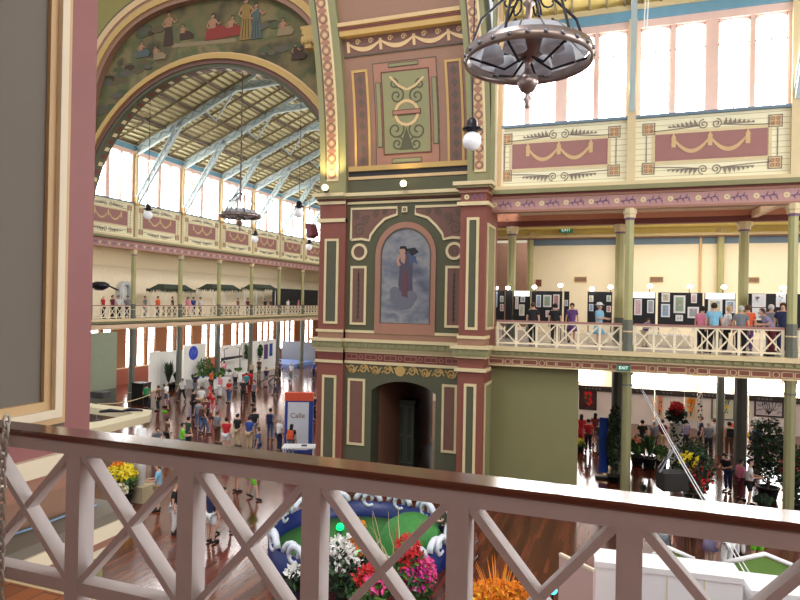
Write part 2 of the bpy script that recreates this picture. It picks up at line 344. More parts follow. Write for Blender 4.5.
# right gallery: floor, ceilings, back wall
m = MB(); m.box(-4.7, 17, YR, 38.6, -1.95, GF, 'gfloor'); m.box(-10, -4.7, 25, 38.6, -1.95, GF, 'gfloor'); st('floor_right_gallery', m)
m = MB(); m.box(-4.6, 17, YR+.3, 30.2, 4.25, 4.4, 'soffit'); m.box(-10, 17, 30.2, 30.6, 4.15, 4.45, 'beamsalmon'); m.box(-10, 17, 30.18, 30.62, 3.75, 4.0, 'darkred'); m.box(-10, 17, 30.2, 30.6, 4.0, 4.15, 'beamsalmon')
for x in EDGE_R[1:]: m.bar((x, YR+.3, 3.8), (x, 30.2, 4.05), .22, .3, 'soffit')
st('ceiling_right_gallery', m)
m = MB(); m.box(-10, 17, 30.6, 38.6, 4.32, 4.5, 'ceilyellow'); m.box(-10, 17, 36.9, 37.3, 4.0, 4.32, 'ceilyellow'); m.box(-10, 17, 36.6, 37.3, 3.86, 4.0, 'cream'); m.box(-10, 17, 36.8, 37.3, 3.8, 3.86, 'brownpink')
st('ceiling_right_aisle', m)
m = MB(); m.box(-5.2, 17, 37.2, 37.5, GF, 3.45, 'wallcream'); m.box(-5.2, 17, 37.15, 37.5, 3.45, 3.85, 'bluegrey'); m.box(-10, -5.2, 45, 45.3, GF, 4.4, 'brownpink')
for x in (-5.15, 4.1): m.box(x-.06, x+.06, 37.1, 37.2, GF, 4.4, 'tan')
st('wall_right_gallery', m)
m = MB(); m.box(-14, 19, 46.6, 46.9, G, -2, 'wallcream'); st('wall_right_ground', m)
for k, (a, b) in enumerate(((-9, -4.6), (-2.9, -1.2), (.7, 4.5), (5.6, 7.2), (7.9, 10.1), (10.8, 13.5))):
    g = MB(FY(46.45)); g.frame(a, b, -5.6, -2.45, .08, 0, .06, 'white'); o = g.build('window_frame'); NWIN[0] += 1; o.name = 'window_%d' % NWIN[0]; o['kind'] = 'structure'
    g = MB(FY(46.45)); g.box(a, b, -5.6, -2.45, .01, .02, 'glowbright'); g.build('pane', o)
m = MB(); m.box(-10, 19, YR+.3, 46.6, -2.3, -1.96, 'soffit'); st('ceiling_under_gallery', m)
# green partition closing the first bay at the ground floor
p0 = onY(578, 420, YR+.4).x
m = MB(); m.box(-4.7, p0, YR+.35, YR+.5, -7.3, -2.37, 'oliveboard'); m.box(-4.7, p0, YR+.3, YR+.5, G, -7.2, 'brownpink'); m.frame(-4.7, p0, YR+.33, YR+.36, .0, 0, 0, 'cream') if 0 else None
st('partition_green', m)

# ---------------------------------------------------------------- far pier (niche wall between two pilasters)
def cornice_set(t, a0, a1, w, ext0=.0, ext1=.0, dent=True):
    for (z0, z1, dw, k) in ((4.2, 4.27, .1, 'darkred'), (4.27, 4.36, .18, 'sage'), (4.36, 4.5, .26, 'cream')): t.box(a0-ext0*dw/.26, a1+ext1*dw/.26, z0, z1, w-.5, w+dw, k)
    for (z0, z1, dw, k) in ((-1.7, -1.58, .26, 'cream'), (-1.95, -1.7, .2, 'sage'), (-2.05, -1.95, .12, 'cream')): t.box(a0-ext0*dw/.26, a1+ext1*dw/.26, z0, z1, w-.5, w+dw, k)
    n = int((a1-a0)/.3)
    for i in range(n): t.box(a0+.3*i+.06, a0+.3*i+.2, -1.9, -1.75, w+.2, w+.24, 'sage')
XA, XB = -4.7, onY(460, 250, 22.6).x
w = MB(); w.box(XB, XA, 22.6, 24.9, G, 4.4, 'red'); st('wall_pier_right_pilaster', w)
t = MB(FY(22.6))
cornice_set(t, XB, XA, 0, .26, .26)
for (z0, z1, dw, k) in ((3.62, 3.76, .12, 'cream'), (4.1, 4.2, .06, 'salmon'), (-1.33, -1.22, .05, 'cream'), (-2.55, -2.42, .12, 'cream')): t.box(XB-dw, XA+dw, z0, z1, -.9, dw, k)
t.box(XB-.02, XA+.02, -1.58, -1.33, -.9, .02, 'brownpink')
for (a, b) in ((XB, XA),):
    frieze_flowers(t, a+.05, b-.05, 3.8, 4.1, .0)
px = lambda x, y: onY(x, y, 22.6).x
a0, a1 = XB+.25, XB+.72
for (z0, z1) in ((-1.0, 3.18), (-7.0, -3.0)):
    t.frame(a0, a1, z0, z1, .1, 0, .05, 'cream'); t.box(a0+.1, a1-.1, z0+.1, z1-.1, 0, .015, 'green'); t.frame(a0+.1, a1-.1, z0+.1, z1-.1, .02, 0, .03, 'outline')
f2 = FX(XA)
tt = MB(f2)
for (z0, z1) in ((-1.0, 3.0), (-7.0, -3.0)):
    tt.frame(22.85, 24.3, z0, z1, .1, 0, .05, 'cream'); tt.box(22.95, 24.2, z0+.1, z1-.1, 0, .02, 'sage')
st('trim_pilaster_front', t); st('trim_pilaster_side', tt)
# niche wall with passage, built around the openings
XC, XD = onY(347, 250, 23.9).x, onY(318.5, 300, 23.7).x
fn = FY(23.9)
def N(px_, py_): p = onY(px_, py_, 23.9); return (p.x, p.z)
dl, dr, dt, dsp = N(382, 430)[0]-.5, N(435, 430)[0], N(400, 381.5)[1], N(371, 390)[1]
m = MB(fn)
m.box(XC, XB+.05, -1.6, 4.4, -.9, 0, 'olive'); m.box(XC, dl, G, -1.6, -.9, 0, 'green'); m.box(dr, XB+.05, G, -1.6, -.9, 0, 'green')
cx = (dl+dr)/2; hw = (dr-dl)/2; top = [(cx-hw+2*hw*i/10, dsp+(dt-dsp)*math.sin(pi*i/10)**.7) for i in range(11)]
m.band(top, [(p[0], -1.6) for p in top], -.9, 0, 'green')
st('wall_pier_niche', m)
m = MB(); m.box(dl-.3, dl, 24.8, 33, G, -2.6, 'salmon'); st('wall_passage', m)
m = MB(); m.box(dr+1.6, dr+1.9, 24.8, 33, G, -2.6, 'olive'); st('wall_passage', m)
m = MB(); m.box(dl-.3, dr+1.9, 24.8, 36, -2.6, -2.3, 'olive'); st('wall_passage', m)
m = MB(); m.box(dl-.3, onY(420, 400, 33).x, 33, 33.3, G, -2.6, 'olive'); st('wall_passage', m)
m = MB(); m.box(onY(436, 400, 33).x, dr+2, 33, 33.3, G, -2.6, 'olive'); st('wall_passage', m)
m = MB(); m.box(onY(419, 400, 33).x, onY(437, 400, 33).x, 33, 33.3, -4.35, -2.6, 'olive'); st('wall_passage', m)

t = MB(fn)
cornice_set(t, XC, XB, 0)
for (z0, z1, k) in ((4.05, 4.15, 'cream'), (-1.33, -1.22, 'cream'), (-2.16, -2.06, 'cream'), (-2.62, -2.5, 'cream')): t.box(XC, XB, z0, z1, -.1, .05, k)
t.box(XC, XB, -1.58, -1.33, -.1, .02, 'brownpink'); t.box(XC, XB, -2.5, -2.16, -.1, .02, 'darkred')
n = 6; L = (XB-XC)/n
for i in range(n):
    u = XC+L*i; t.frame(u+.05, u+L-.3, -2.44, -2.22, .03, .02, .04, 'salmon'); t.ringd(u+L-.14, -2.33, .07, .1, .02, .04, 'salmon', 10); t.box(u+.3, u+L-.55, -2.38, -2.28, .02, .035, 'salmon')
# gold scroll band over the passage
z = N(400, 371)[1]; a, b = N(346, 370)[0], N(458, 370)[0]
for i in range(9):
    u = a+(b-a)*(i+.5)/9; s = 1 if i % 2 else -1
    t.ribbon(spiral(u, z, .2, 1.6, 0, 20, s), .055, 0, .03, 'gold'); t.ribbon([(u-.26, z-.12*s), (u, z+.18*s), (u+.26, z-.1*s)], .05, 0, .03, 'gold')
t.disc((a+b)/2, z, .22, .0, .035, 'gold')
for (x0, x1, y0, y1) in ((347, 365.5, 379, 444), (441, 457.5, 385, 452)):
    q0, q1 = N(x0, y1), N(x1, y0); t.frame(q0[0], q1[0], q0[1], q1[1], .1, 0, .05, 'cream'); t.box(q0[0]+.1, q1[0]-.1, q0[1]+.1, q1[1]-.1, 0, .02, 'plum')
# niche surround and panels
L, B = N(374.5, 333); R, T = N(437, 221); li, bi = N(380, 323); ri, ti = N(432, 227)
zc_o = N(405, 253)[1]; cxn = (L+R)/2
def arch_line(x0, x1, zb, zt, n=16):
    c = (x0+x1)/2; hw = (x1-x0)/2; zs = zt-hw*1.02
    return [(x0, zb)]+[(c-hw*math.cos(pi*i/n), zs+(zt-zs)*math.sin(pi*i/n)) for i in range(n+1)]+[(x1, zb)]
t.band(arch_line(li, ri, B, ti), arch_line(L, R, B, T), 0, .06, 'salmon'); t.box(li, ri, B, bi, 0, .06, 'salmon')
t.band(arch_line(li, ri, bi, ti), arch_line(li+.04, ri-.04, bi, ti-.04), 0, .08, 'outline')
def spandrel(flip):
    x0, x1 = N(351.5, 230)[0], N(397, 230)[0]; z1 = N(370, 208.5)[1]; z0 = N(360, 240)[1]
    cc = N(405.5, 250); r = N(405.5, 215)[1]-cc[1]
    pts = [(x0, z0), (x0, z1), (x1, z1), (x1, N(397, 214)[1])]
    e = [(x1, N(397, 214.5)[1]), N(385, 219), N(377, 227), N(371, 235), N(369.5, 240.5), N(362, 239), N(357, 239.5), (x0, z0)]
    pts = [(x0, z0), (x0, z1), (x1, z1)]+e[:-1]
    fl_ = (lambda p: (2*cxn-p[0], p[1])) if flip else (lambda p: p)
    c = (sum(p[0] for p in pts)/len(pts), sum(p[1] for p in pts)/len(pts))
    t.poly([fl_(p) for p in pts], 0, .02, 'plum')
    cl = pts+[pts[0]]
    t.ribbon([fl_(p) for p in cl], .1, 0, .05, 'cream')
    for (sx, sz, rr) in ((360, 230, .3), (366, 220, .2), (376, 214, .16), (357, 216, .17), (385, 212.5, .12)):
        t.ribbon([fl_(p) for p in spiral(*N(sx, sz), rr, 1.5, .5, 18)], .05, .02, .035, 'outline')
    q = N(359.5, 252); p = fl_(q); t.disc(p[0], p[1], .3, 0, .02, 'plum'); t.ringd(p[0], p[1], .25, .36, 0, .05, 'cream'); t.ringd(p[0], p[1], .1, .15, .02, .03, 'outline')
    a_, b_ = N(350, 324.5), N(367, 266); u0, u1 = a_[0], b_[0]
    if flip: u0, u1 = 2*cxn-u1, 2*cxn-u0
    t.frame(u0, u1, a_[1], b_[1], .1, 0, .05, 'cream'); t.box(u0+.1, u1-.1, a_[1]+.1, b_[1]-.1, 0, .02, 'plum')
    c = (u0+u1)/2
    for i in range(9):
        zz = a_[1]+.3+(b_[1]-a_[1]-.5)*i/9; t.poly([(c-.1, zz), (c, zz+.16), (c+.1, zz), (c, zz-.05)], .02, .03, 'outline')
    t.ribbon([(c, a_[1]+.2), (c, b_[1]-.2)], .03, .02, .03, 'outline')
spandrel(0); spandrel(1)
q = N(405, 209.5); t.box(q[0]-.12, q[0]+.12, q[1]-.12, q[1]+.12, 0, .06, 'cream'); t.ringd(q[0], q[1], .04, .07, .06, .08, 'outline', 8)
st('trim_niche_panels', t)
# left pilaster
m = MB(); m.box(XD, XC, 23.7, 26.5, G, 4.4, 'red'); st('wall_pier_left_pilaster', m)
t = MB(FY(23.7)); cornice_set(t, XD, XC, 0, .26, 0)
for (z0, z1, k) in ((3.3, 3.45, 'cream'), (4.05, 4.18, 'cream'), (-1.33, -1.22, 'cream'), (-2.16, -2.06, 'cream'), (-2.62, -2.5, 'cream')): t.box(XD-.08, XC, z0, z1, -.6, .06, k)
t.box(XD, XC, -1.58, -1.33, -.6, .02, 'brownpink'); t.box(XD, XC, -2.5, -2.16, -.6, .02, 'darkred')
for (z0, z1) in ((-.98, 2.6), (-7.0, -3.15)):
    t.frame(XD+.26, XC-.28, z0, z1, .1, 0, .05, 'cream'); t.box(XD+.36, XC-.38, z0+.1, z1-.1, 0, .02, 'green'); t.frame(XD+.36, XC-.38, z0+.1, z1-.1, .02, 0, .03, 'outline')
    c = (XD+XC)/2-.01
    for i in range(8):
        zz = z0+.5+(z1-z0-1)*i/8; t.poly([(c-.08, zz), (c, zz+.2), (c+.08, zz), (c, zz-.06)], .02, .03, 'outline')
st('trim_left_pilaster', t)
# upper pier: panel between two ribs, leaning in towards the dome
Z0 = 4.5
def bend(u, v, w):
    k = max(0, v-Z0); return (u-.0068*k*k, 23.9-w-.008*k*k, v)
m = MB(bend); NV = 12; BS = .45
def vslab(a0, a1, w0, w1, k, z0=4.45, z1=15.5):
    m.sub = .4; m.box(a0, a1, z0, z1, w0, w1, k)
vslab(XC-.1, XB+.1, -.4, 0, 'brownpink')
st('wall_pier_upper', m)
m = MB(bend)
RL0, RL1 = XD, XC; RR0, RR1 = XB+.05, XA
for (a, b) in ((RL0, RL1), (RR0, RR1)):
    vslab(a, b, -.9, .55 if a == RR0 else .25, 'sage')
    W = .55 if a == RR0 else .25
    c0, c1 = (a+.33, b-.4) if a == RL0 else (a+.28, b-.26)
    vslab(c0-.07, c0, W, W+.03, 'outline', 5.1); vslab(c1, c1+.08, W, W+.05, 'cream', 5.1); m.box(c0, c1+.08, 5.02, 5.1, W, W+.05, 'cream')
    vslab(c0, c1, W, W+.02, 'tan', 5.1)
    cc = (c0+c1)/2; r = (c1-c0)/2
    for i in range(17):
        zz = 5.1+r+.64*i
        m.ringd(cc, zz, r*.45, r*.8, W+.02, W+.035, 'salmon', 12); m.poly([(cc-r, zz+.32), (cc, zz+.14), (cc+r, zz+.32), (cc, zz+.5)], W+.02, W+.03, 'salmon'); m.ringd(cc, zz, r*.8, r*.9, W+.02, W+.04, 'outline', 12)
st('trim_pier_ribs', m)
m = MB(); m.box(XA-.02, XA+.12, 23.3, 24.6, 4.4, 15, 'sage'); m.box(XA+.12, XA+.2, 23.45, 24.6, 4.4, 15, 'offwhite'); m.box(XA+.2, XA+.34, 23.55, 24.6, 4.4, 15, 'tan'); m.box(XA+.34, XA+.42, 23.6, 24.6, 4.4, 15, 'offwhite'); st('trim_pier_reveal', m)
t = MB(bend); t.sub = .4
def N2(x, y):
    p = onY(x, y, 23.9)
    for _ in range(6):
        k = max(0, p.z-Z0); p = onY(x, y, 23.9-.008*k*k)
    k = max(0, p.z-Z0); return (p.x+.0068*k*k, p.z)
xa, xb = XC+.05, XB
z = N2(400, 167)[1]; t.box(xa, xb, 4.5, z-.1, 0, .02, 'dark'); t.box(xa, xb, z-.1, z+.1, 0, .12, 'gold')
z = N2(400, 176)[1]; t.box(xa, xb, z-.08, z+.04, 0, .1, 'tan'); t.box(xa, xb, 4.5, z-.08, 0, .06, 'olive')
z0, z1 = N2(400, 32)[1], N2(400, 19)[1]
t.box(xa, xb, z0, z1, 0, .3, 'gold'); t.box(xa, xb, z0+.22, z0+.32, 0, .33, 'darkred'); t.box(xa, xb, z1-.15, z1, 0, .4, 'tan')
zg0, zg1 = N2(400, 50)[1], z0; t.box(xa, xb, zg0, zg1, 0, .03, 'plum'); t.box(xa, xb, zg0-.06, zg0, 0, .06, 'outline')
for i in range(4):
    L = (xb-xa)/3.6; u = xa+.25+L*i
    pts = [(u+L*t_, zg1-.22-.3*(1-(2*t_-1)**2)) for t_ in [j/10 for j in range(11)]]
    t.ribbon(pts, [.05+.13*math.sin(pi*j/10) for j in range(11)], .03, .06, 'tan')
    t.box(u-.06, u+.06, zg1-.6, zg1-.15, .03, .07, 'tan')
    for s in (.3, .7): t.ribbon(spiral(u+L*s, zg1-.2, .12, 1.4, 0, 14), .04, .03, .05, 'tan')
def rect(x0, y0, x1, y1): a, b = N2(x0, y1), N2(x1, y0); return (a[0], b[0], a[1], b[1])
zz0, zz1 = N2(360, 168)[1], N2(360, 66)[1]
def P4(x0, x1, y0, y1): return (N2(x0, 110)[0], N2(x1, 110)[0], N2(405, y1)[1], N2(405, y0)[1])
for (x0, x1) in ((354, 370), (447, 464)):
    r = P4(x0, x1, 65, 168); t.frame(*r, .1, 0, .05, 'gold'); t.box(r[0]+.1, r[1]-.1, r[2]+.1, r[3]-.1, 0, .02, 'plum')
    for i in range(8):
        zz = r[2]+.4+(r[3]-r[2]-.8)*i/7; c = (r[0]+r[1])/2; t.poly([(c-.14, zz), (c, zz+.2), (c+.14, zz), (c, zz-.2)], .02, .03, 'outline')
r = P4(375, 439, 60, 165); t.box(*r, 0, .02, 'salmon'); t.frame(*r, .03, 0, .035, 'outline')
r = P4(383, 431, 70, 154); t.box(*r, .02, .04, 'sage'); t.frame(*r, .04, .02, .06, 'darkred')
for (x0, x1, y0, y1) in ((377, 382, 80, 146), (433, 438, 80, 146), (391, 421, 62, 66), (391, 421, 158, 163)):
    q = P4(x0, x1, y0, y1); t.box(*q, .02, .04, 'sage'); t.frame(*q, .025, .02, .05, 'outline')
c = N2(407, 113); t.ringd(c[0], c[1], .42, .54, .04, .06, 'tan', 22); q = P4(393, 421, 110, 115); t.box(*q, .04, .08, 'salmon'); t.frame(*q, .03, .04, .09, 'darkred')
for s in (-1, 1):
    for (x, y, rr) in ((407+s*11, 130, .42), (407+s*9, 144, .3), (407+s*10, 96, .34), (407+s*13, 84, .2)):
        p = N2(x, y); t.ribbon(spiral(p[0], p[1], rr, 1.5, pi/2, 20, s), .06, .04, .055, 'olive')
    t.ribbon([N2(407, 90), N2(407+s*8, 86), N2(407+s*17, 77)], .09, .04, .055, 'tan')
q = N2(407, 140); t.poly([(q[0]-.3, q[1]-.4), (q[0], q[1]+.5), (q[0]+.3, q[1]-.4)], .04, .055, 'olive')
st('trim_upper_panel', t)

# ---------------------------------------------------------------- arch wall of the left arm with its mural
YA, AX, AZ, AR = 28.5, -21.6, 4.02, 9.2
n = 40; A0 = -.16
def ar(r, k=0): return [(AX-r*math.cos(A0+(pi-2*A0)*i/n), AZ+r*math.sin(A0+(pi-2*A0)*i/n)) for i in range(n+1)]
t = MB(FY(YA))
t.band(ar(8.62), ar(8.8), -.6, .1, 'green'); t.band(ar(8.8), ar(9.02), -.6, .16, 'plum'); t.band(ar(9.02), ar(9.3), -.4, .3, 'gold'); t.band(ar(9.3), ar(9.4), -.4, .16, 'tan')
for i in range(62):   # painted rosettes on the underside of the arch
    a = A0+(pi-2*A0)*i/61; e = (math.cos(a), math.sin(a))
    for dw in (-.3,):
        p = [(AX-(8.61)*math.cos(a+s*.014), AZ+8.61*math.sin(a+s*.014)) for s in (-1, 1)]
        q = [(AX-(8.59)*math.cos(a+s*.014), AZ+8.59*math.sin(a+s*.014)) for s in (-1, 1)]
        t.band(q, p, dw-.14, dw+.14, 'cream' if (i % 2) else 'darkred')
st('trim_arch', t)
MUR = clouds('mural_sky', ((52, 46, 32), (78, 70, 44), (108, 94, 58), (84, 88, 54), (124, 108, 70), (70, 62, 44)), .42, 7)
def osup(a, z, b, e=2.5, m_=40): return [(AX-a*math.copysign(abs(math.cos(pi*i/m_))**(2/e), math.cos(pi*i/m_)), z+b*math.sin(pi*i/m_)**(2/e)) for i in range(m_+1)]
m = MB(FY(YA)); top = [(AX-22+44*i/n, 20) for i in range(n+1)]
m.band(ar(9.3), [(AX-14+28*i/n, 20) for i in range(n+1)], -.5, 0, 'sage'); m.box(AX-13.5, ar(9.3)[0][0]+.1, G, 20, -.5, 0, 'sage')
m.box(AX+9.4, AX+9.45, G, -5, -.5, 0, 'sage')
st('wall_arch', m)
mu = MB(FY(YA)); inn = osup(7.75, 9.3, 7.05)
base = [(AX-11+22*i/40, 0) for i in range(41)]
ib = [(AX-(9.42)*math.cos(pi*.2+(pi*.6)*i/40), AZ+9.42*math.sin(pi*.2+pi*.6*i/40)) for i in range(41)]
mu.band([(AX-9.42*math.cos(.05+(pi-.1)*i/40), AZ+9.42*math.sin(.05+(pi-.1)*i/40)) for i in range(41)], [(AX-11.5*math.cos(.05+(pi-.1)*i/40), max(AZ+9.42*math.sin(.05+(pi-.1)*i/40)+.2, AZ+13*math.sin(.05+(pi-.1)*i/40))) for i in range(41)], .002, .03, MUR)
mural = mu.build('mural_painting'); tag(mural, 'large dark olive lunette painting of robed figures resting on clouds above the arch', 'painting')
FIG = dict(skin=mat('fig_skin', (156, 114, 84), .8), red=mat('fig_red', (132, 50, 40), .8), ochre=mat('fig_ochre', (136, 108, 54), .8), blue=mat('fig_blue', (78, 88, 84), .8), brown=mat('fig_brown', (66, 48, 36), .8), pale=mat('fig_pale', (136, 116, 86), .8), green=mat('fig_green', (74, 80, 52), .8), dusk=mat('fig_dusk', (92, 78, 52), .8), grey=mat('fig_grey', (88, 82, 70), .8))
def painted_figure(mb, x, z, h, robe, w, lean=0, seated=False, hair='brown'):
    """flat painted figure: robe, torso, arm, head, hair"""
    R = FIG[robe]; S = FIG['skin']
    def q(a, b): return (x+(a+lean*b)*h, z+b*h)
    if seated:
        mb.poly([q(-.25, 0), q(.55, 0), q(.62, .2), q(.4, .38), q(.1, .42), q(-.2, .35)], w, w+.012, R); bt = .34
    else:
        mb.poly([q(-.17, 0), q(.2, 0), q(.15, .35), q(.1, .6), q(-.1, .6), q(-.14, .3)], w, w+.012, R); bt = .55
        for i in range(3): mb.ribbon([q(-.1+.09*i, .03), q(-.06+.06*i, .5)], .02*h, w+.012, w+.016, FIG['brown'])
    mb.poly([q(-.11, bt), q(.11, bt), q(.13, bt+.25), q(.04, bt+.3), q(-.04, bt+.3), q(-.13, bt+.25)], w+.012, w+.02, S if lean else R)
    mb.ribbon([q(.11, bt+.23), q(.22, bt+.1), q(.3, bt+.16)], .055*h, w+.02, w+.026, S); mb.ribbon([q(-.11, bt+.23), q(-.2, bt+.08), q(-.1, bt)], .055*h, w+.02, w+.026, S)
    c = q(0, bt+.37); mb.disc(c[0], c[1], .065*h, w+.02, w+.028, S, 10); mb.poly([(c[0]-.08*h, c[1]-.02*h), (c[0]-.06*h, c[1]+.08*h), (c[0]+.05*h, c[1]+.09*h), (c[0]+.07*h, c[1]+.02*h), (c[0], c[1]+.04*h)], w+.028, w+.032, FIG[hair])
def A(x, y): p = onY(x, y, YA-.03); return (p.x, p.z)
FZ = [0]
for (x, y, ht, robe, lean, seat) in ((168, 46, 34, 'brown', .03, 0), (184, 40, 20, 'brown', -.1, 1), (212, 40, 33, 'red', .05, 1), (228, 37, 26, 'red', .3, 1), (246, 40, 42, 'ochre', 0, 0), (256, 39, 36, 'blue', 0, 0), (282, 36, 22, 'pale', .1, 1), (140, 58, 20, 'blue', .2, 1), (158, 60, 18, 'pale', -.2, 1), (296, 60, 20, 'brown', 0, 1)):
    a = A(x, y); b = A(x, y-ht); g = MB(FY(YA)); FZ[0] += .004; painted_figure(g, a[0], a[1], b[1]-a[1], robe, .04+FZ[0], lean, seat); g.build('painted_figure', mural)
NZ = [0]; g = MB(FY(YA)); a, b = A(172, 44), A(236, 38); g.poly([a, b, (b[0], b[1]-.22), (a[0], a[1]-.22)], .03, .04, FIG['pale'])
for (x, y, r) in ((112, 80, .8), (125, 70, .7), (146, 66, .6), (120, 95, .6), (270, 52, .5), (290, 50, .6), (104, 110, .7), (150, 30, .7), (268, 26, .6)):
    p = A(x, y)
    for j in range(7): r3 = random.Random(int(x)*10+j); q0, q1, rj = p[0]+r3.uniform(-1, 1)*r, p[1]+r3.uniform(-.35, .35)*r, r*r3.uniform(.35, .6); NZ[0] += 1; g.poly([(q0+rj*math.cos(k*pi/6)*1.3, q1+rj*.55*math.sin(k*pi/6)) for k in range(12)], .031, .031+.0006*NZ[0], FIG[('green', 'dusk', 'grey', 'brown', 'dusk', 'green', 'grey')[j]])
g.build('painted_clouds', mural)
# great outer arch under the dome, in front of the mural
o = MB(FY(YA-.4)); inn = osup(7.75, 9.3, 7.05)
def grow(d): return [(AX+(p[0]-AX)*(1+d/7.75), 9.3+(p[1]-9.3)*(1+d/7.05)) for p in inn]
k0 = 6
for (a, b, w0, w1, k) in ((0, .25, -.36, .02, 'brownpink'), (.25, .6, -.36, .12, 'gold'), (.6, .8, -.36, .05, 'brownpink'), (.8, 1.15, -.36, .1, 'tan'), (1.15, 1.3, -.36, .04, 'outline')): o.band(grow(a), grow(b), w0, w1, k)
st('trim_great_arch', o)
o = MB(FY(YA-.4)); out = [(AX-13+26*i/40, 20) for i in range(41)]
o.band(grow(1.3), out, -.36, 0, 'spandrel'); st('wall_great_arch', o)
o = MB(); p = onY(311, 32, YA-1.2)
for (dz, hh, ww) in ((-.9, .2, .35), (-.7, .5, .5), (-.2, .25, .7), (.05, .15, .85)): o.box(p.x-ww/2, p.x+ww/2, YA-1.5, YA-1.0, p.z+dz, p.z+dz+hh, 'gold')
for i in range(5): o.ball((p.x-.28+.14*i, YA-1.52, p.z-.5), .12, 'gold', 6, 4, (1, .6, 1.8))
st('trim_arch_capital', o)

# ---------------------------------------------------------------- roofs and trusses
def member(mb, p, q, hgt, thk, yaxis, k='paleblue'):
    hgt *= 1.35
    """riveted lattice member in the plane normal to yaxis"""
    p, q = Vector(p), Vector(q); d = (q-p); L = d.length; d.normalize(); ya = Vector(yaxis); nrm = d.cross(ya).normalized()
    for s in (-1, 1): mb.bar(p+nrm*s*hgt*.42, q+nrm*s*hgt*.42, thk, hgt*.22, k, nrm)
    mb.bar(p, q, thk*.25, hgt*.8, k, nrm)
    n = max(2, int(L/(hgt*.9)))
    for i in range(n):
        a = p+d*(L*i/n); b = p+d*(L*(i+1)/n); s = 1 if i % 2 else -1
        for e in (-1, 1): mb.bar(a+nrm*s*hgt*.34+ya*e*thk*.3, b-nrm*s*hgt*.34+ya*e*thk*.3, thk*.2, hgt*.13, 'trusslace', nrm)
def truss(kind, at):
    m = MB()
    if kind == 'L':
        f = lambda s, x, z: (AX+s*(x-AX), at, z); ya = (0, 1, 0); wx = XL
        for s in (1, -1):
            member(m, f(s, wx+.1, 10.9), f(s, -25.7, 14.75), .42, .2, ya); member(m, f(s, -25.9, 14.75), f(s, AX, 14.95), .36, .2, ya); member(m, f(s, wx+.15, 7.1), f(s, -30.2, 12.7), .34, .2, ya)
            m.bar(f(s, -28.4, 13.6), f(s, -27.2, 12.6), .08, .1, 'paleblue'); m.bar(f(s, -27.2, 12.6), f(s, -25.7, 14.6), .08, .1, 'paleblue')
            m.bar(f(s, wx, 7.1), f(s, wx+.3, 7.1), .3, .6, 'gold'); m.bar(f(s, -25.7, 14.75), f(s, AX, 16.6), .14, .2, 'paleblue')
    else:
        f = lambda s, y, z: (at, 12.7+s*(y-12.7), z); ya = (1, 0, 0)
        s = 1
        member(m, f(s, YR-.1, 10.8), f(s, 16.5, 14.3), .4, .18, ya); member(m, f(s, 16.6, 14.3), f(s, 12.7, 14.5), .36, .18, ya); member(m, f(s, YR-.15, 7.0), f(s, 20.3, 12.3), .3, .18, ya)
    st('beam_roof_truss', m)
for y in EDGE_L[1:]: truss('L', y)
for x in EDGE_R[1:]: truss('R', x)
def roof(name, f, a0, a1, zw, run, rise, both):
    m = MB(f)   # f(a along, s across from wall 0..run, z)
    for sd in ((0, 1) if both else (0,)):
        g = (lambda s: s) if sd == 0 else (lambda s: 2*run-s)
        for i in range(1):
            m.add([(a0, g(-.4), zw-.4*rise/run), (a1, g(-.4), zw-.4*rise/run), (a1, g(run), zw+rise), (a0, g(run), zw+rise), (a0, g(-.4), zw+.2-.4*rise/run), (a1, g(-.4), zw+.2-.4*rise/run), (a1, g(run), zw+rise+.2), (a0, g(run), zw+rise+.2)], [(0, 1, 2, 3), (4, 5, 6, 7), (0, 1, 5, 4), (2, 3, 7, 6), (0, 3, 7, 4), (1, 2, 6, 5)], 'roofy')
        nb = int(run/.42)
        for i in range(nb):
            s = run*(i+.5)/nb; z = zw+rise*s/run
            m.bar((a0, g(s), z-.05), (a1, g(s), z-.05), .14, .1, 'roofd')
        for i in range(0, nb, 6):
            s = run*(i+.5)/nb; z = zw+rise*s/run; m.bar((a0, g(s), z-.15), (a1, g(s), z-.15), .09, .2, 'outline')
        nr = int((a1-a0)/1.7)
        for i in range(nr+1):
            a = a0+(a1-a0)*i/nr; m.bar((a, g(0), zw-.14), (a, g(run), zw+rise-.14), .07, .14, 'roofd')
    st(name, m)
roof('ceiling_left_roof', lambda a, s, z: (XL+s, a, z), 29.8, 84, 11.4, AX-XL, 5.4, True)
def rr(a, s, z): return (a, YR-s, z)
m = MB(rr); m.add([(-4.3, -.4, 10.6), (16, -.4, 10.6), (16, 11, 15.6), (-4.3, 11, 15.6), (-4.3, -.4, 10.85), (16, -.4, 10.85), (16, 11, 15.85), (-4.3, 11, 15.85)], [(0, 1, 2, 3), (4, 5, 6, 7), (0, 1, 5, 4), (2, 3, 7, 6), (0, 3, 7, 4), (1, 2, 6, 5)], 'ceilyellow')
for i in range(34): m.bar((-4.2+.6*i, 0, 10.7), (-4.2+.6*i, 11, 15.5), .07, .12, 'roofd')
for s in (2.2, 5, 8): m.bar((-4.2, s, 10.7+s*.4386), (16, s, 10.7+s*.4386), .15, .22, 'roofd')
st('ceiling_right_roof', m)
m = MB(); m.box(XL-6.9, -9, 84, 84.2, G, 17, 'wallcream'); st('wall_end', m)

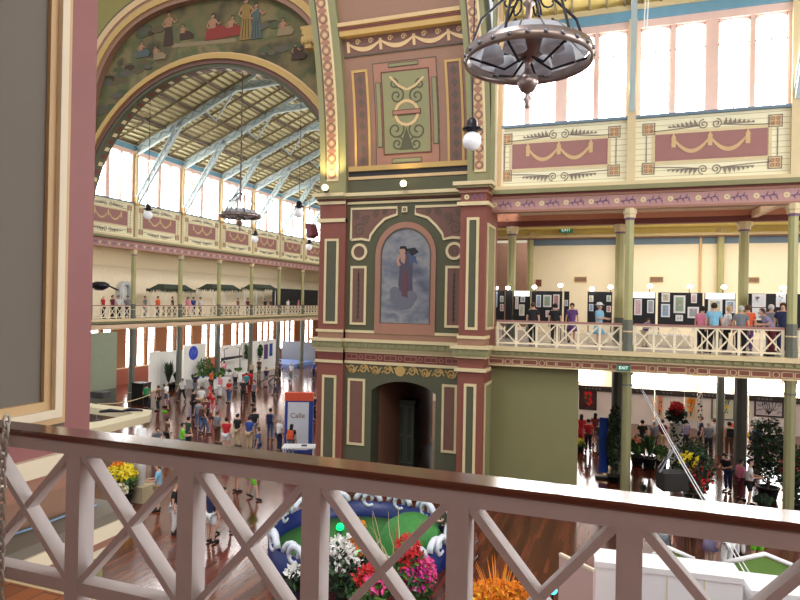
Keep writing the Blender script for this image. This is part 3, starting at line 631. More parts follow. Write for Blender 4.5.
# ---------------------------------------------------------------- left arm: aisle behind the gallery
XQ = XL-6.5
m = MB(); m.box(XQ-.4, XL, 29.8, 84, -1.95, GF, 'gfloor'); st('floor_left_gallery', m)
m = MB(); m.box(XQ-.4, XL-.3, 29.8, 84, 4.2, 4.4, 'ceilyellow'); m.box(XL-.32, XL-.28, 29.8, 84, 3.5, 4.2, 'darkred'); st('ceiling_left_gallery', m)
m = MB(FX(XQ)); m.box(29.8, 84, GF, 4.2, -.3, 0, 'offwhite'); m.box(29.8, 84, 2.6, 4.2, 0, .03, 'wallcream'); m.box(29.8, 38.9, GF, 2.6, 0, .04, 'wallcream'); st('wall_left_gallery', m)
m = MB(); m.box(XQ-.4, XL+.2, 29.8, 84, -2.3, -1.96, 'soffit'); st('ceiling_left_ground', m)
m = MB(FX(XQ)); m.box(29.8, 84, G, -6.3, -.3, 0, 'brick'); m.box(29.8, 84, -2.6, -2, -.3, 0, 'ochre'); m.box(29.8, 84, -6.3, -6.2, -.3, .06, 'cream')
yy = 29.8; wl = []
for k in range(9):
    b = EDGE_L[0]+5.25*k+.3
    for j in range(3):
        y0 = b+1.35*j+.7; wl.append((y0, y0+(.55 if k == 0 else .95)))
for (a, b) in wl:
    m.box(yy, a, -6.3, -2.6, -.3, 0, 'ochre'); yy = b
m.box(yy, 84, -6.3, -2.6, -.3, 0, 'ochre'); st('wall_left_ground', m)
for (a, b) in wl:
    g = MB(FX(XQ)); g.frame(a, b, -6.25, -2.6, .08, -.2, -.1, 'brownpink'); g.box(a, b, -4.0, -3.92, -.2, -.1, 'brownpink'); o = g.build('window_frame'); NWIN[0] += 1; o.name = 'window_%d' % NWIN[0]; o['kind'] = 'structure'
    g = MB(FX(XQ)); g.box(a+.05, b-.05, -6.2, -2.65, -.16, -.14, 'glow'); g.build('pane', o)

# ---------------------------------------------------------------- our own gallery and the near pier
XN = -3.85
fN = FX(XN)
ye = onX(92, 300, XN).y
m = MB(); m.box(XN-2, XN, -1, ye, G, 12, 'nearpink'); st('wall_near_pier', m)
t = MB(fN)
def NX(x, y): p = onX(x, y, XN); return (p.y, p.z)
pr, pb = NX(61, 300)[0], NX(40, 414)[1]-.08
for (w_, d0, d1, k) in ((.0, 0, .06, 'tan'), (.05, 0, .09, 'offwhite'), (.11, 0, .05, 'tan')): t.frame(.4+w_, pr-w_, pb+w_, 11-w_, .06, d0, d1, k)
t.box(.55, pr-.15, pb+.15, 11, 0, .02, 'grey'); t.frame(.4-.03, pr+.03, pb-.03, 11, .03, 0, .02, 'outline')
z = NX(50, 468)[1]
t.box(-.9, ye+.04, z-.03, z+.1, 0, .05, 'offwhite'); t.box(-.9, ye+.02, z-.16, z-.03, 0, .03, 'salmon'); t.box(-.9, ye+.01, GF+.04, z-.16, 0, .015, 'brownpink')
le = XN+.36
for (z0, z1, d, k) in ((GF-.02, GF+.05, .34, 'grey'), (GF-.12, GF-.02, .36, 'offwhite'), (GF-.2, GF-.12, .3, 'salmon'), (GF-.28, GF-.2, .25, 'offwhite'), (GF-.6, GF-.28, .12, 'sage'), (GF-.68, GF-.6, .18, 'offwhite')): t.box(-.9, ye+d*.3, z0, z1, -.1, d, k)
n = int((ye+.9)/.34)
for i in range(n): t.poly([(-.9+.34*i, GF-.56), (-.9+.34*i+.17, GF-.32), (-.9+.34*i+.34, GF-.56)], .12, .125, 'green')
st('trim_near_pier', t)
m = MB(); m.box(-3.85, 16, -6.5, 2.62, GF-.25, GF, 'wfloor'); m.box(-3.85, 16, 2.3, 2.75, GF-.6, GF-.05, 'cream'); st('floor_gallery', m)
m = MB(); m.box(-6, 16, -6.8, -6.5, G, 12, 'white'); st('wall_behind', m)
m = MB(); m.box(-6, 16, -6.5, 2.2, 3.8, 4.0, 'soffit'); st('ceiling_gallery', m)
m = MB(); m.box(-3.85, 16, 2.0, 2.4, 3.5, 11, 'boards'); st('wall_near', m)

# foreground railing
e0, e1 = onZ(0, 419.5, -.66), onZ(800, 510.5, -.66)
dr_ = (e1-e0); dr_.z = 0; dr_.normalize(); nr_ = Vector((-dr_.y, dr_.x, 0))     # nr_ points away from the eye
P0 = Vector((e0.x, e0.y, 0))
def fR(u, v, w): p = P0+dr_*u-nr_*w; return (p.x, p.y, v)
def uR(x, y=470, zz=-.9):      # where along the rail a picture column falls
    d = ray(x, y); nrm = nr_; t_ = (P0-nr_*.1).dot(nrm)/d.dot(nrm); p = d*t_; return (p-P0).dot(dr_)
rl = thing('railing', 'mauve painted timber railing with crossed braces and dark varnished handrail, close up', 'railing', tuple(P0+Vector((0, 0, GF))))
ZT = -.66
h = MB(fR); prof = [(.125, -.038), (.135, -.03), (.135, -.012), (.128, -.0042), (.006, 0), (0, -.006), (0, -.03), (.01, -.038)]
u0, u1 = -1.0, 6.0
h.add([(u0, ZT+b, a) for a, b in prof]+[(u1, ZT+b, a) for a, b in prof], [(i, (i+1) % 8, 8+(i+1) % 8, 8+i) for i in range(8)]+[tuple(range(8))[::-1], tuple(range(8, 16))], 'wood')
h.build('handrail', rl)
h = MB(fR); h.box(u0, u1, ZT-.096, ZT-.036, .03, .118, 'railpaint'); h.build('top_beam', rl)
dq = ray(60, 577); pq = dq*((P0-nr_*.1).dot(nr_)/dq.dot(nr_)); zb = pq.z
h = MB(fR); h.box(u0, u1, zb-.06, zb, .03, .112, 'railpaint'); h.build('bottom_rail', rl)
us = [uR(75, 500), uR(187, 520), uR(312, 540), uR(458, 550), uR(629, 560)]
us = [us[0]-(us[1]-us[0])*1.0]+us+[us[-1]+.62, us[-1]+1.24]
for u in us:
    h = MB(fR); h.box(u-.042, u+.042, GF, ZT-.09, .025, .115, 'railpaint'); h.build('post', rl)
for a, b in zip(us, us[1:]):
    for s in (0, 1):
        h = MB(fR); z0, z1 = (zb, ZT-.096)[::-1] if s == 0 else (zb, ZT-.096)
        h.ribbon([(a+.042, z0), (b-.042, z1)], .03, .034+.004*s, .108-.004*s, 'railpaint'); h.build('brace', rl)
# ================================================================== LAMPS
GLASS = mat('frosted_glass', (224, 226, 232), .4, noise=.04); nt = GLASS.node_tree
tr = nt.nodes.new('ShaderNodeBsdfTranslucent'); tr.inputs['Color'].default_value = (.85, .86, .9, 1); mxs = nt.nodes.new('ShaderNodeMixShader'); mxs.inputs[0].default_value = .6
out = [n for n in nt.nodes if n.type == 'OUTPUT_MATERIAL'][0]; nt.links.new(nt.nodes['Principled BSDF'].outputs[0], mxs.inputs[1]); nt.links.new(tr.outputs[0], mxs.inputs[2]); nt.links.new(mxs.outputs[0], out.inputs[0])
BRZ = mat('bronze', (150, 134, 128), .28, .7, noise=.2, nscale=6)
def chandelier(c, R, label, top):
    t = thing('chandelier', label, 'chandelier', c, 'ring chandeliers'); x, y, z = c
    h = MB(); h.lathe(c, [(R*.965, .11), (R, .11), (R, -.11), (R*.965, -.11), (R*.96, 0), (R*.965, .11)], BRZ, 40, False)
    for i in range(24): a = 2*pi*(i+.5)/24; h.ball((x+R*1.0*math.cos(a), y+R*1.0*math.sin(a), z), .05, 'steel', 6, 4)
    h.build('ring', t)
    h = MB(); h.lathe(c, [(R*.95, .1), (R*.72, .36), (R*.64, .4), (R*.63, .38), (R*.71, .34), (R*.93, .08)], GLASS, 32, False)
    for i in range(16): a = 2*pi*i/16; h.bar((x+R*.94*math.cos(a), y+R*.94*math.sin(a), z+.1), (x+R*.66*math.cos(a), y+R*.66*math.sin(a), z+.41), .03, .03, 'steel')
    h.build('shade_skirt', t)
    h = MB(); h.lathe(c, [(.01, -.98), (.05, -.95), (.03, -.88), (.09, -.8), (.02, -.72), (.05, -.68), (.13, -.64), (.19, -.53), (.205, -.47), (.18, -.36), (.07, -.28), (.05, -.12), (.1, -.06), (.44, .2), (.47, .25), (.1, .36), (.05, .5), (.06, 1.0), (.12, 1.05), (.05, 1.15), (.05, 1.6), (.14, 1.7), (.05, 1.8), (.03, top)], BRZ, 16); h.build('stem', t)
    for i in range(6):
        a = 2*pi*i/6+.3; e = Vector((math.cos(a), math.sin(a), 0)); C0 = Vector(c)
        h = MB(); h.tube([C0+e*.1+Vector((0, 0, .0)), C0+e*.45+Vector((0, 0, -.22)), C0+e*R*.62+Vector((0, 0, -.12)), C0+e*R*.92], .025, 'iron', 5)
        h.tube([C0+e*R*.93+Vector((0, 0, .12)), C0+e*R*.75+Vector((0, 0, .75)), C0+e*R*.3+Vector((0, 0, 1.25)), C0+e*.06+Vector((0, 0, 1.5))], .028, 'iron', 5)
        b = C0+e*R*.33+Vector((0, 0, 1.1)); h.tube([b+e*.3*math.cos(q*.55)*(1-q/14)+Vector((0, 0, .3*math.sin(q*.55)*(1-q/14))) for q in range(13)], .02, 'iron', 5)
        h.build('arm', t)
        p = C0+e*R*.56; h = MB(); h.lathe(p, [(.08, .26), (.16, .2), (.2, .05), (.23, -.08), (.215, -.08), (.17, .05), (.07, .18)], GLASS, 14, False); h.lathe(p, [(.05, .3), (.07, .42), (.02, .5)], 'iron', 8); h.build('lamp_shade', t)
    return t
c1 = atD(528, 58, 12.0)
chandelier(tuple(c1), 1.22, 'large dark ring chandelier with frosted glass shades in front of the bright right windows', 9)
q = atD(240, 216, 40.0); chandelier((q.x, q.y, q.z), 1.3, 'small far ring chandelier hanging under the roof trusses beyond the arch', 13)
def pendant(p, r, label, rod):
    t = thing('globe_pendant', label, 'pendant lamp', tuple(p), 'white globe pendants'); x, y, z = p
    h = MB(); h.ball(p, r, mat('opal_globe', (236, 236, 240), .25, noise=.02, emit=.15), 18, 12); h.build('globe', t)
    h = MB(); h.lathe(p, [(r*.5, r*.85), (r*.55, r*1.15), (r*1.05, r*1.2), (r*1.05, r*1.35), (r*.6, r*1.5), (r*.55, r*2.1), (r*.3, r*2.4), (r*.1, r*2.45)], 'iron', 14); h.build('cap', t)
    h = MB(); h.tube([(x, y, z+r*2.4), (x, y, z+rod)], .02, 'iron', 5); h.build('rod', t)
pendant(atD(472, 141, 19), .29, 'white glass globe lamp with black cap in front of the painted pier rib', 8)
pendant(atD(148, 215, 41), .3, 'white globe lamp nearest the pink pier, in front of the far arm windows', 9)
pendant(atD(299, 213, 45), .36, 'white globe lamp beside the pier, level with the window foot', 8)
pendant(atD(255, 239, 56), .32, 'small white globe lamp hanging right of and below the far chandelier', 10)
pendant(atD(309, 247, 64), .34, 'smallest white globe lamp right beside the painted pier, before the boarded panels', 10)
# uplights on the cornice of the pier
for (x, y, Y, lab) in ((326, 189, 23.2, 'glowing cornice uplight below the left painted rib of the pier'), (404, 185, 23.4, 'glowing cornice uplight below the tall green painted panel')):
    p = onY(x, y, Y); t = thing('uplight', lab, 'spotlight', tuple(p), 'cornice uplights')
    h = MB(); h.lathe((p.x, p.y, p.z), [(.05, -.16), (.12, -.12), (.14, .04), (.12, .04), (.06, -.06)], 'steel', 12); h.build('housing', t)
    h = MB(); h.ball((p.x, p.y-.08, p.z+.04), .14, mat('lamp_warm', (255, 226, 150), .4, noise=0, emit=6), 10, 6); h.build('bulb', t)
    l = bpy.data.lights.new('uplight_glow', 'SPOT'); l.spot_size = 2.2; l.spot_blend = .6; l.energy = 1100 if x < 350 else 120; l.color = (1, .8, .36); l.shadow_soft_size = .1; lo = bpy.data.objects.new('uplight_glow', l); COL.objects.link(lo); lo.location = (p.x, p.y-.1, p.z+.15); lo.rotation_euler = (pi+.12, 0, 0)
# ceiling tubes in the right gallery and spot lamps on the boards
for k, x in enumerate((548, 603, 641, 674, 690, 715, 733, 768)):
    p = onY(x, 224, 33.2); h = MB(); h.box(p.x-.45, p.x+.45, 33.1, 33.3, 4.12, 4.32, mat('tube_lamp', (255, 250, 236), .4, noise=0, emit=5)); o = h.build('ceiling_light')
    tag(o, 'lit tube lamp above the right gallery, %s from the left' % NTH[k], 'ceiling light', 'tube lamps of the right gallery')
# ================================================================== PEOPLE
dg = bpy.context.evaluated_depsgraph_get
def skin(name, pts, edges, mats):
    """one continuous tapered surface grown over a skeleton; pts: name -> (x, y, z, r)"""
    ks = list(pts); me = bpy.data.meshes.new(name); me.from_pydata([pts[k][:3] for k in ks], [(ks.index(a), ks.index(b)) for a, b in edges], [])
    o = bpy.data.objects.new(name, me); COL.objects.link(o)
    o.modifiers.new('skin', 'SKIN'); s = o.modifiers.new('sub', 'SUBSURF'); s.levels = 1; s.render_levels = 1
    for i, k in enumerate(ks):
        r = pts[k][3]; r = r if hasattr(r, '__len__') else (r, r); d = me.skin_vertices[0].data[i]; d.radius = r; d.use_root = (i == 0)
    bpy.context.view_layer.update()
    m2 = bpy.data.meshes.new_from_object(o.evaluated_get(dg())); m2.name = name
    for p in m2.polygons: p.use_smooth = True
    bpy.data.objects.remove(o); m2.materials.clear(); m2.materials.append(mats)
    return m2
SKINM = mat('skin_light', (206, 160, 136), .6, noise=.05)
def pose(kind):
    """joint positions; the figure faces -y, feet at z 0, 1.7 m tall"""
    lean = dict(bend=.5, lean=.22).get(kind, 0.02)
    st_ = dict(walk=.22).get(kind, 0.0); J = {}
    def tor(x, z, y=0):     # lean the trunk forward around the hip
        dz = z-.92; return (x, y-math.sin(lean)*dz, .92+math.cos(lean)*dz)
    J['pelvis'] = (0, 0, .92); J['spine'] = tor(0, 1.12); J['chest'] = tor(0, 1.33); J['neck'] = tor(0, 1.46); J['jaw'] = tor(0, 1.53, -.025); J['head'] = tor(0, 1.6, -.02); J['crown'] = tor(0, 1.66, -.005)
    J['nose'] = (J['head'][0], J['head'][1]-.1, J['head'][2]-.02)
    for s, S in ((-1, 'r'), (1, 'l')):
        J['sh'+S] = tor(s*.175, 1.40)
        if kind in ('hold', 'bend') or (kind == 'phone'): e, w_ = tor(s*.23, 1.13, -.06), tor(s*.14, 1.12+(.06 if kind == 'phone' else 0), -.3)
        elif kind == 'lean': e, w_ = tor(s*.25, 1.14, -.05), tor(s*.2, 1.0, -.3)
        elif kind == 'walk': e, w_ = tor(s*.24, 1.13, s*.1), tor(s*.25, .9, s*.16-.06)
        else: e, w_ = tor(s*.235, 1.13, .02), tor(s*.25, .88, -.04)
        J['el'+S] = e; J['wr'+S] = w_; d = (Vector(w_)-Vector(e)).normalized(); J['ha'+S] = tuple(Vector(w_)+d*.075)
        side = Vector((s, 0, 0)).cross(d).normalized()
        for f in range(4): J['f%d%s' % (f, S)] = tuple(Vector(J['ha'+S])+d*(.07+.012*(f in (1, 2)))+side*(.026*(f-1.5))+Vector((0, -.012, -.004)))
        J['th'+S] = tuple(Vector(w_)+d*.075+side*.06+Vector((0, -.02, 0)))
        J['hip'+S] = (s*.09, 0, .88); y = s*st_; J['kn'+S] = (s*.1, -.03+y*.6-(.05 if st_ and s < 0 else 0), .49); J['an'+S] = (s*.1, .02+y*1.25, .085+(.06 if st_ and s > 0 else 0)); J['to'+S] = (s*.12, -.13+y*1.25, .035)
    return J
def person_proto(kind):
    J = pose(kind); R = dict(pelvis=(.155, .115), spine=(.135, .1), chest=(.165, .11), neck=.058, jaw=.07, head=(.082, .098), crown=.06, nose=.018)
    for S in 'rl': R.update({'sh'+S: .058, 'el'+S: .042, 'wr'+S: .03, 'ha'+S: (.04, .02), 'th'+S: .012, 'hip'+S: .092, 'kn'+S: .06, 'an'+S: .04, 'to'+S: .03}); R.update({'f%d%s' % (f, S): .0095 for f in range(4)})
    E = [('pelvis', 'spine'), ('spine', 'chest'), ('chest', 'neck'), ('neck', 'jaw'), ('jaw', 'head'), ('head', 'crown'), ('head', 'nose')]
    for S in 'rl': E += [('chest', 'sh'+S), ('sh'+S, 'el'+S), ('el'+S, 'wr'+S), ('wr'+S, 'ha'+S), ('wr'+S, 'th'+S), ('pelvis', 'hip'+S), ('hip'+S, 'kn'+S), ('kn'+S, 'an'+S), ('an'+S, 'to'+S)]+[('ha'+S, 'f%d%s' % (f, S)) for f in range(4)]
    P = {k: J[k]+(R[k],) for k in R}
    out = {'body': skin('body_'+kind, P, E, SKINM)}
    mid = lambda a, b, t: tuple(Vector(J[a]).lerp(Vector(J[b]), t))
    gr = lambda r, d: tuple(x+d for x in r) if hasattr(r, '__len__') else r+d
    T = {'spine': J['spine']+(gr(R['spine'], .03),), 'waist': J['pelvis']+((.175, .135),), 'chest': J['chest']+(gr(R['chest'], .022),), 'collar': mid('chest', 'neck', .75)+(.075,)}
    TE = [('spine', 'waist'), ('spine', 'chest'), ('chest', 'collar')]
    for S in 'rl': T['sh'+S] = J['sh'+S]+(.078,); T['sl'+S] = mid('sh'+S, 'el'+S, .75)+(.062,); TE += [('chest', 'sh'+S), ('sh'+S, 'sl'+S)]
    out['shirt'] = skin('shirt_'+kind, T, TE, SKINM)
    for nm, cut in (('trousers', 1), ('shorts', 0)):
        T = {'pelvis': J['pelvis'][:2]+(.93,)+((.168, .13),)}; TE = []
        for S in 'rl':
            T['hip'+S] = J['hip'+S]+(.112,); T['kn'+S] = (J['kn'+S] if cut else mid('hip'+S, 'kn'+S, .85))+(.08 if cut else .1,); TE += [('pelvis', 'hip'+S), ('hip'+S, 'kn'+S)]
            if cut: T['an'+S] = mid('kn'+S, 'an'+S, .93)+(.062,); TE += [('kn'+S, 'an'+S)]
        out[nm] = skin(nm+'_'+kind, T, TE, SKINM)
    h = MB(); n = 12
    h.lathe((0, 0, 0), [(.13, 1.0), (.17, .9), (.2, .72), (.235, .5), (.22, .5), (.18, .72)], 'white', 14, False)
    o = h.build('tmp'); out['skirt'] = o.data; bpy.data.objects.remove(o)
    c = Vector(J['head'])+Vector((0, .012, .022))
    for nm, long_ in (('hair', 0), ('long_hair', 1)):
        h = MB(); h.ball(c+Vector((0, .012, .01)), .112, 'dark', 12, 8, (.92, 1.0, 1.0))
        # cut the face free: drop the lower front
        keep = [f for f in h.F if not (sum(h.v[i][1] for i in f)/len(f) < c.y-.01 and sum(h.v[i][2] for i in f)/len(f) < c.z+.045) and (sum(h.v[i][2] for i in f)/len(f) > c.z-.06)]
        h.mi = [0]*len(keep); h.sm = [True]*len(keep); h.F = keep
        if long_: h.ball(c+Vector((0, .07, -.1)), .1, 'dark', 10, 6, (1.0, .6, 1.5))
        o = h.build('tmp'); out[nm] = o.data; bpy.data.objects.remove(o)
    for S in 'rl':
        a = Vector(J['an'+S]); b = Vector(J['to'+S]); h = MB(); h.tube([(a.x, a.y+.06, a.z-.035), (a.x, a.y+.02, a.z-.02), tuple(a.lerp(b, .6)+Vector((0, 0, .0))), (b.x, b.y-.05, b.z), (b.x, b.y-.08, b.z-.01)], [.03, .05, .046, .04, .015], 'dark', 8)
        o = h.build('tmp'); out['shoe'+S] = o.data; bpy.data.objects.remove(o)
    b = Vector(J['chest']); h = MB(); h.box(-.15, .15, b.y+.1, b.y+.26, b.z-.33, b.z+.1, 'dark'); h.box(-.11, .11, b.y+.26, b.y+.31, b.z-.3, b.z-.08, 'dark')
    o = h.build('tmp'); out['backpack'] = o.data; bpy.data.objects.remove(o)
    w_ = Vector(J['hal']); h = MB(); h.poly([(w_.x-.02, w_.z-.42), (w_.x+.0, w_.z-.1), (w_.x+.02, w_.z-.1), (w_.x+.08, w_.z-.42)], w_.y-.16, w_.y+.16, 'dark'); h.tube([(w_.x, w_.y-.1, w_.z-.1), (w_.x, w_.y, w_.z+.03), (w_.x, w_.y+.1, w_.z-.1)], .012, 'dark', 5)
    o = h.build('tmp'); out['bag'] = o.data; bpy.data.objects.remove(o)
    h = MB(); h.lathe((c.x, c.y+.01, c.z), [(.19, .045), (.2, .05), (.12, .07), (.11, .13), (.06, .16), (.01, .165)], 'dark', 14); o = h.build('tmp'); out['hat'] = o.data; bpy.data.objects.remove(o)
    h = MB(); m_ = (Vector(J['har'])+Vector(J['hal']))/2; h.box(m_.x-.1, m_.x+.1, m_.y-.05, m_.y-.035, m_.z-.02, m_.z+.14, 'dark'); o = h.build('tmp'); out['booklet'] = o.data; bpy.data.objects.remove(o)
    return out
PROTO = {k: person_proto(k) for k in ('stand', 'walk', 'hold', 'bend', 'lean')}
CLO = dict(white=(226, 226, 226), black=(26, 26, 30), red=(190, 30, 40), navy=(30, 40, 76), blue=(44, 74, 150), lightblue=(130, 186, 214), grey=(120, 124, 132), green=(40, 150, 84), lime=(110, 210, 40), darkgreen=(48, 66, 48), brown=(98, 66, 50), pink=(226, 130, 160), orange=(230, 96, 50), purple=(104, 70, 130),
           lilac=(150, 140, 176), beige=(196, 176, 140), denim=(70, 90, 130), maroon=(110, 40, 48), teal=(40, 130, 140), blonde=(196, 160, 100), silver=(190, 186, 180), darkhair=(36, 26, 22), brownhair=(84, 54, 36), yellow=(226, 200, 60), bald=(206, 160, 136))
def cm(k): return mat('cloth_'+k, CLO[k], .8, noise=.12, nscale=8)
def child(root, me, name, m_, loc, rz, s):
    o = bpy.data.objects.new(name, me); COL.objects.link(o); o.parent = root
    o.material_slots[0].link = 'OBJECT'; o.material_slots[0].material = m_; return o
def person(x, y, z0, face, kind, shirt, low, hair, label, group, s=1.0, extra=''):
    """face: compass angle in degrees the figure looks toward (0 = +x, 90 = +y)"""
    P = PROTO[kind]; r = thing('person', label, 'person', (x, y, z0), group); r.rotation_euler = (0, 0, math.radians(face+90)); r.scale = (s, s, s)
    child(r, P['body'], 'body', SKINM, 0, 0, s); child(r, P['shirt'], 'shirt', cm(shirt), 0, 0, s)
    lk, lc = low.split('-'); child(r, P[lk], lk, cm(lc), 0, 0, s)
    hk, hc = ('long_hair', hair[5:]) if hair.startswith('long-') else ('hair', hair)
    if hc != 'bald': child(r, P[hk], 'hair', cm(hc), 0, 0, s)
    for S in 'rl': child(r, P['shoe'+S], 'shoe', cm('black'), 0, 0, s)
    if extra:
        for e in extra.split(','):
            k, c = e.split('-'); child(r, P[k], k, cm(c), 0, 0, s)
    return r
def gp(px_, py_, z=G): p = onZ(px_, py_, z); return p.x, p.y
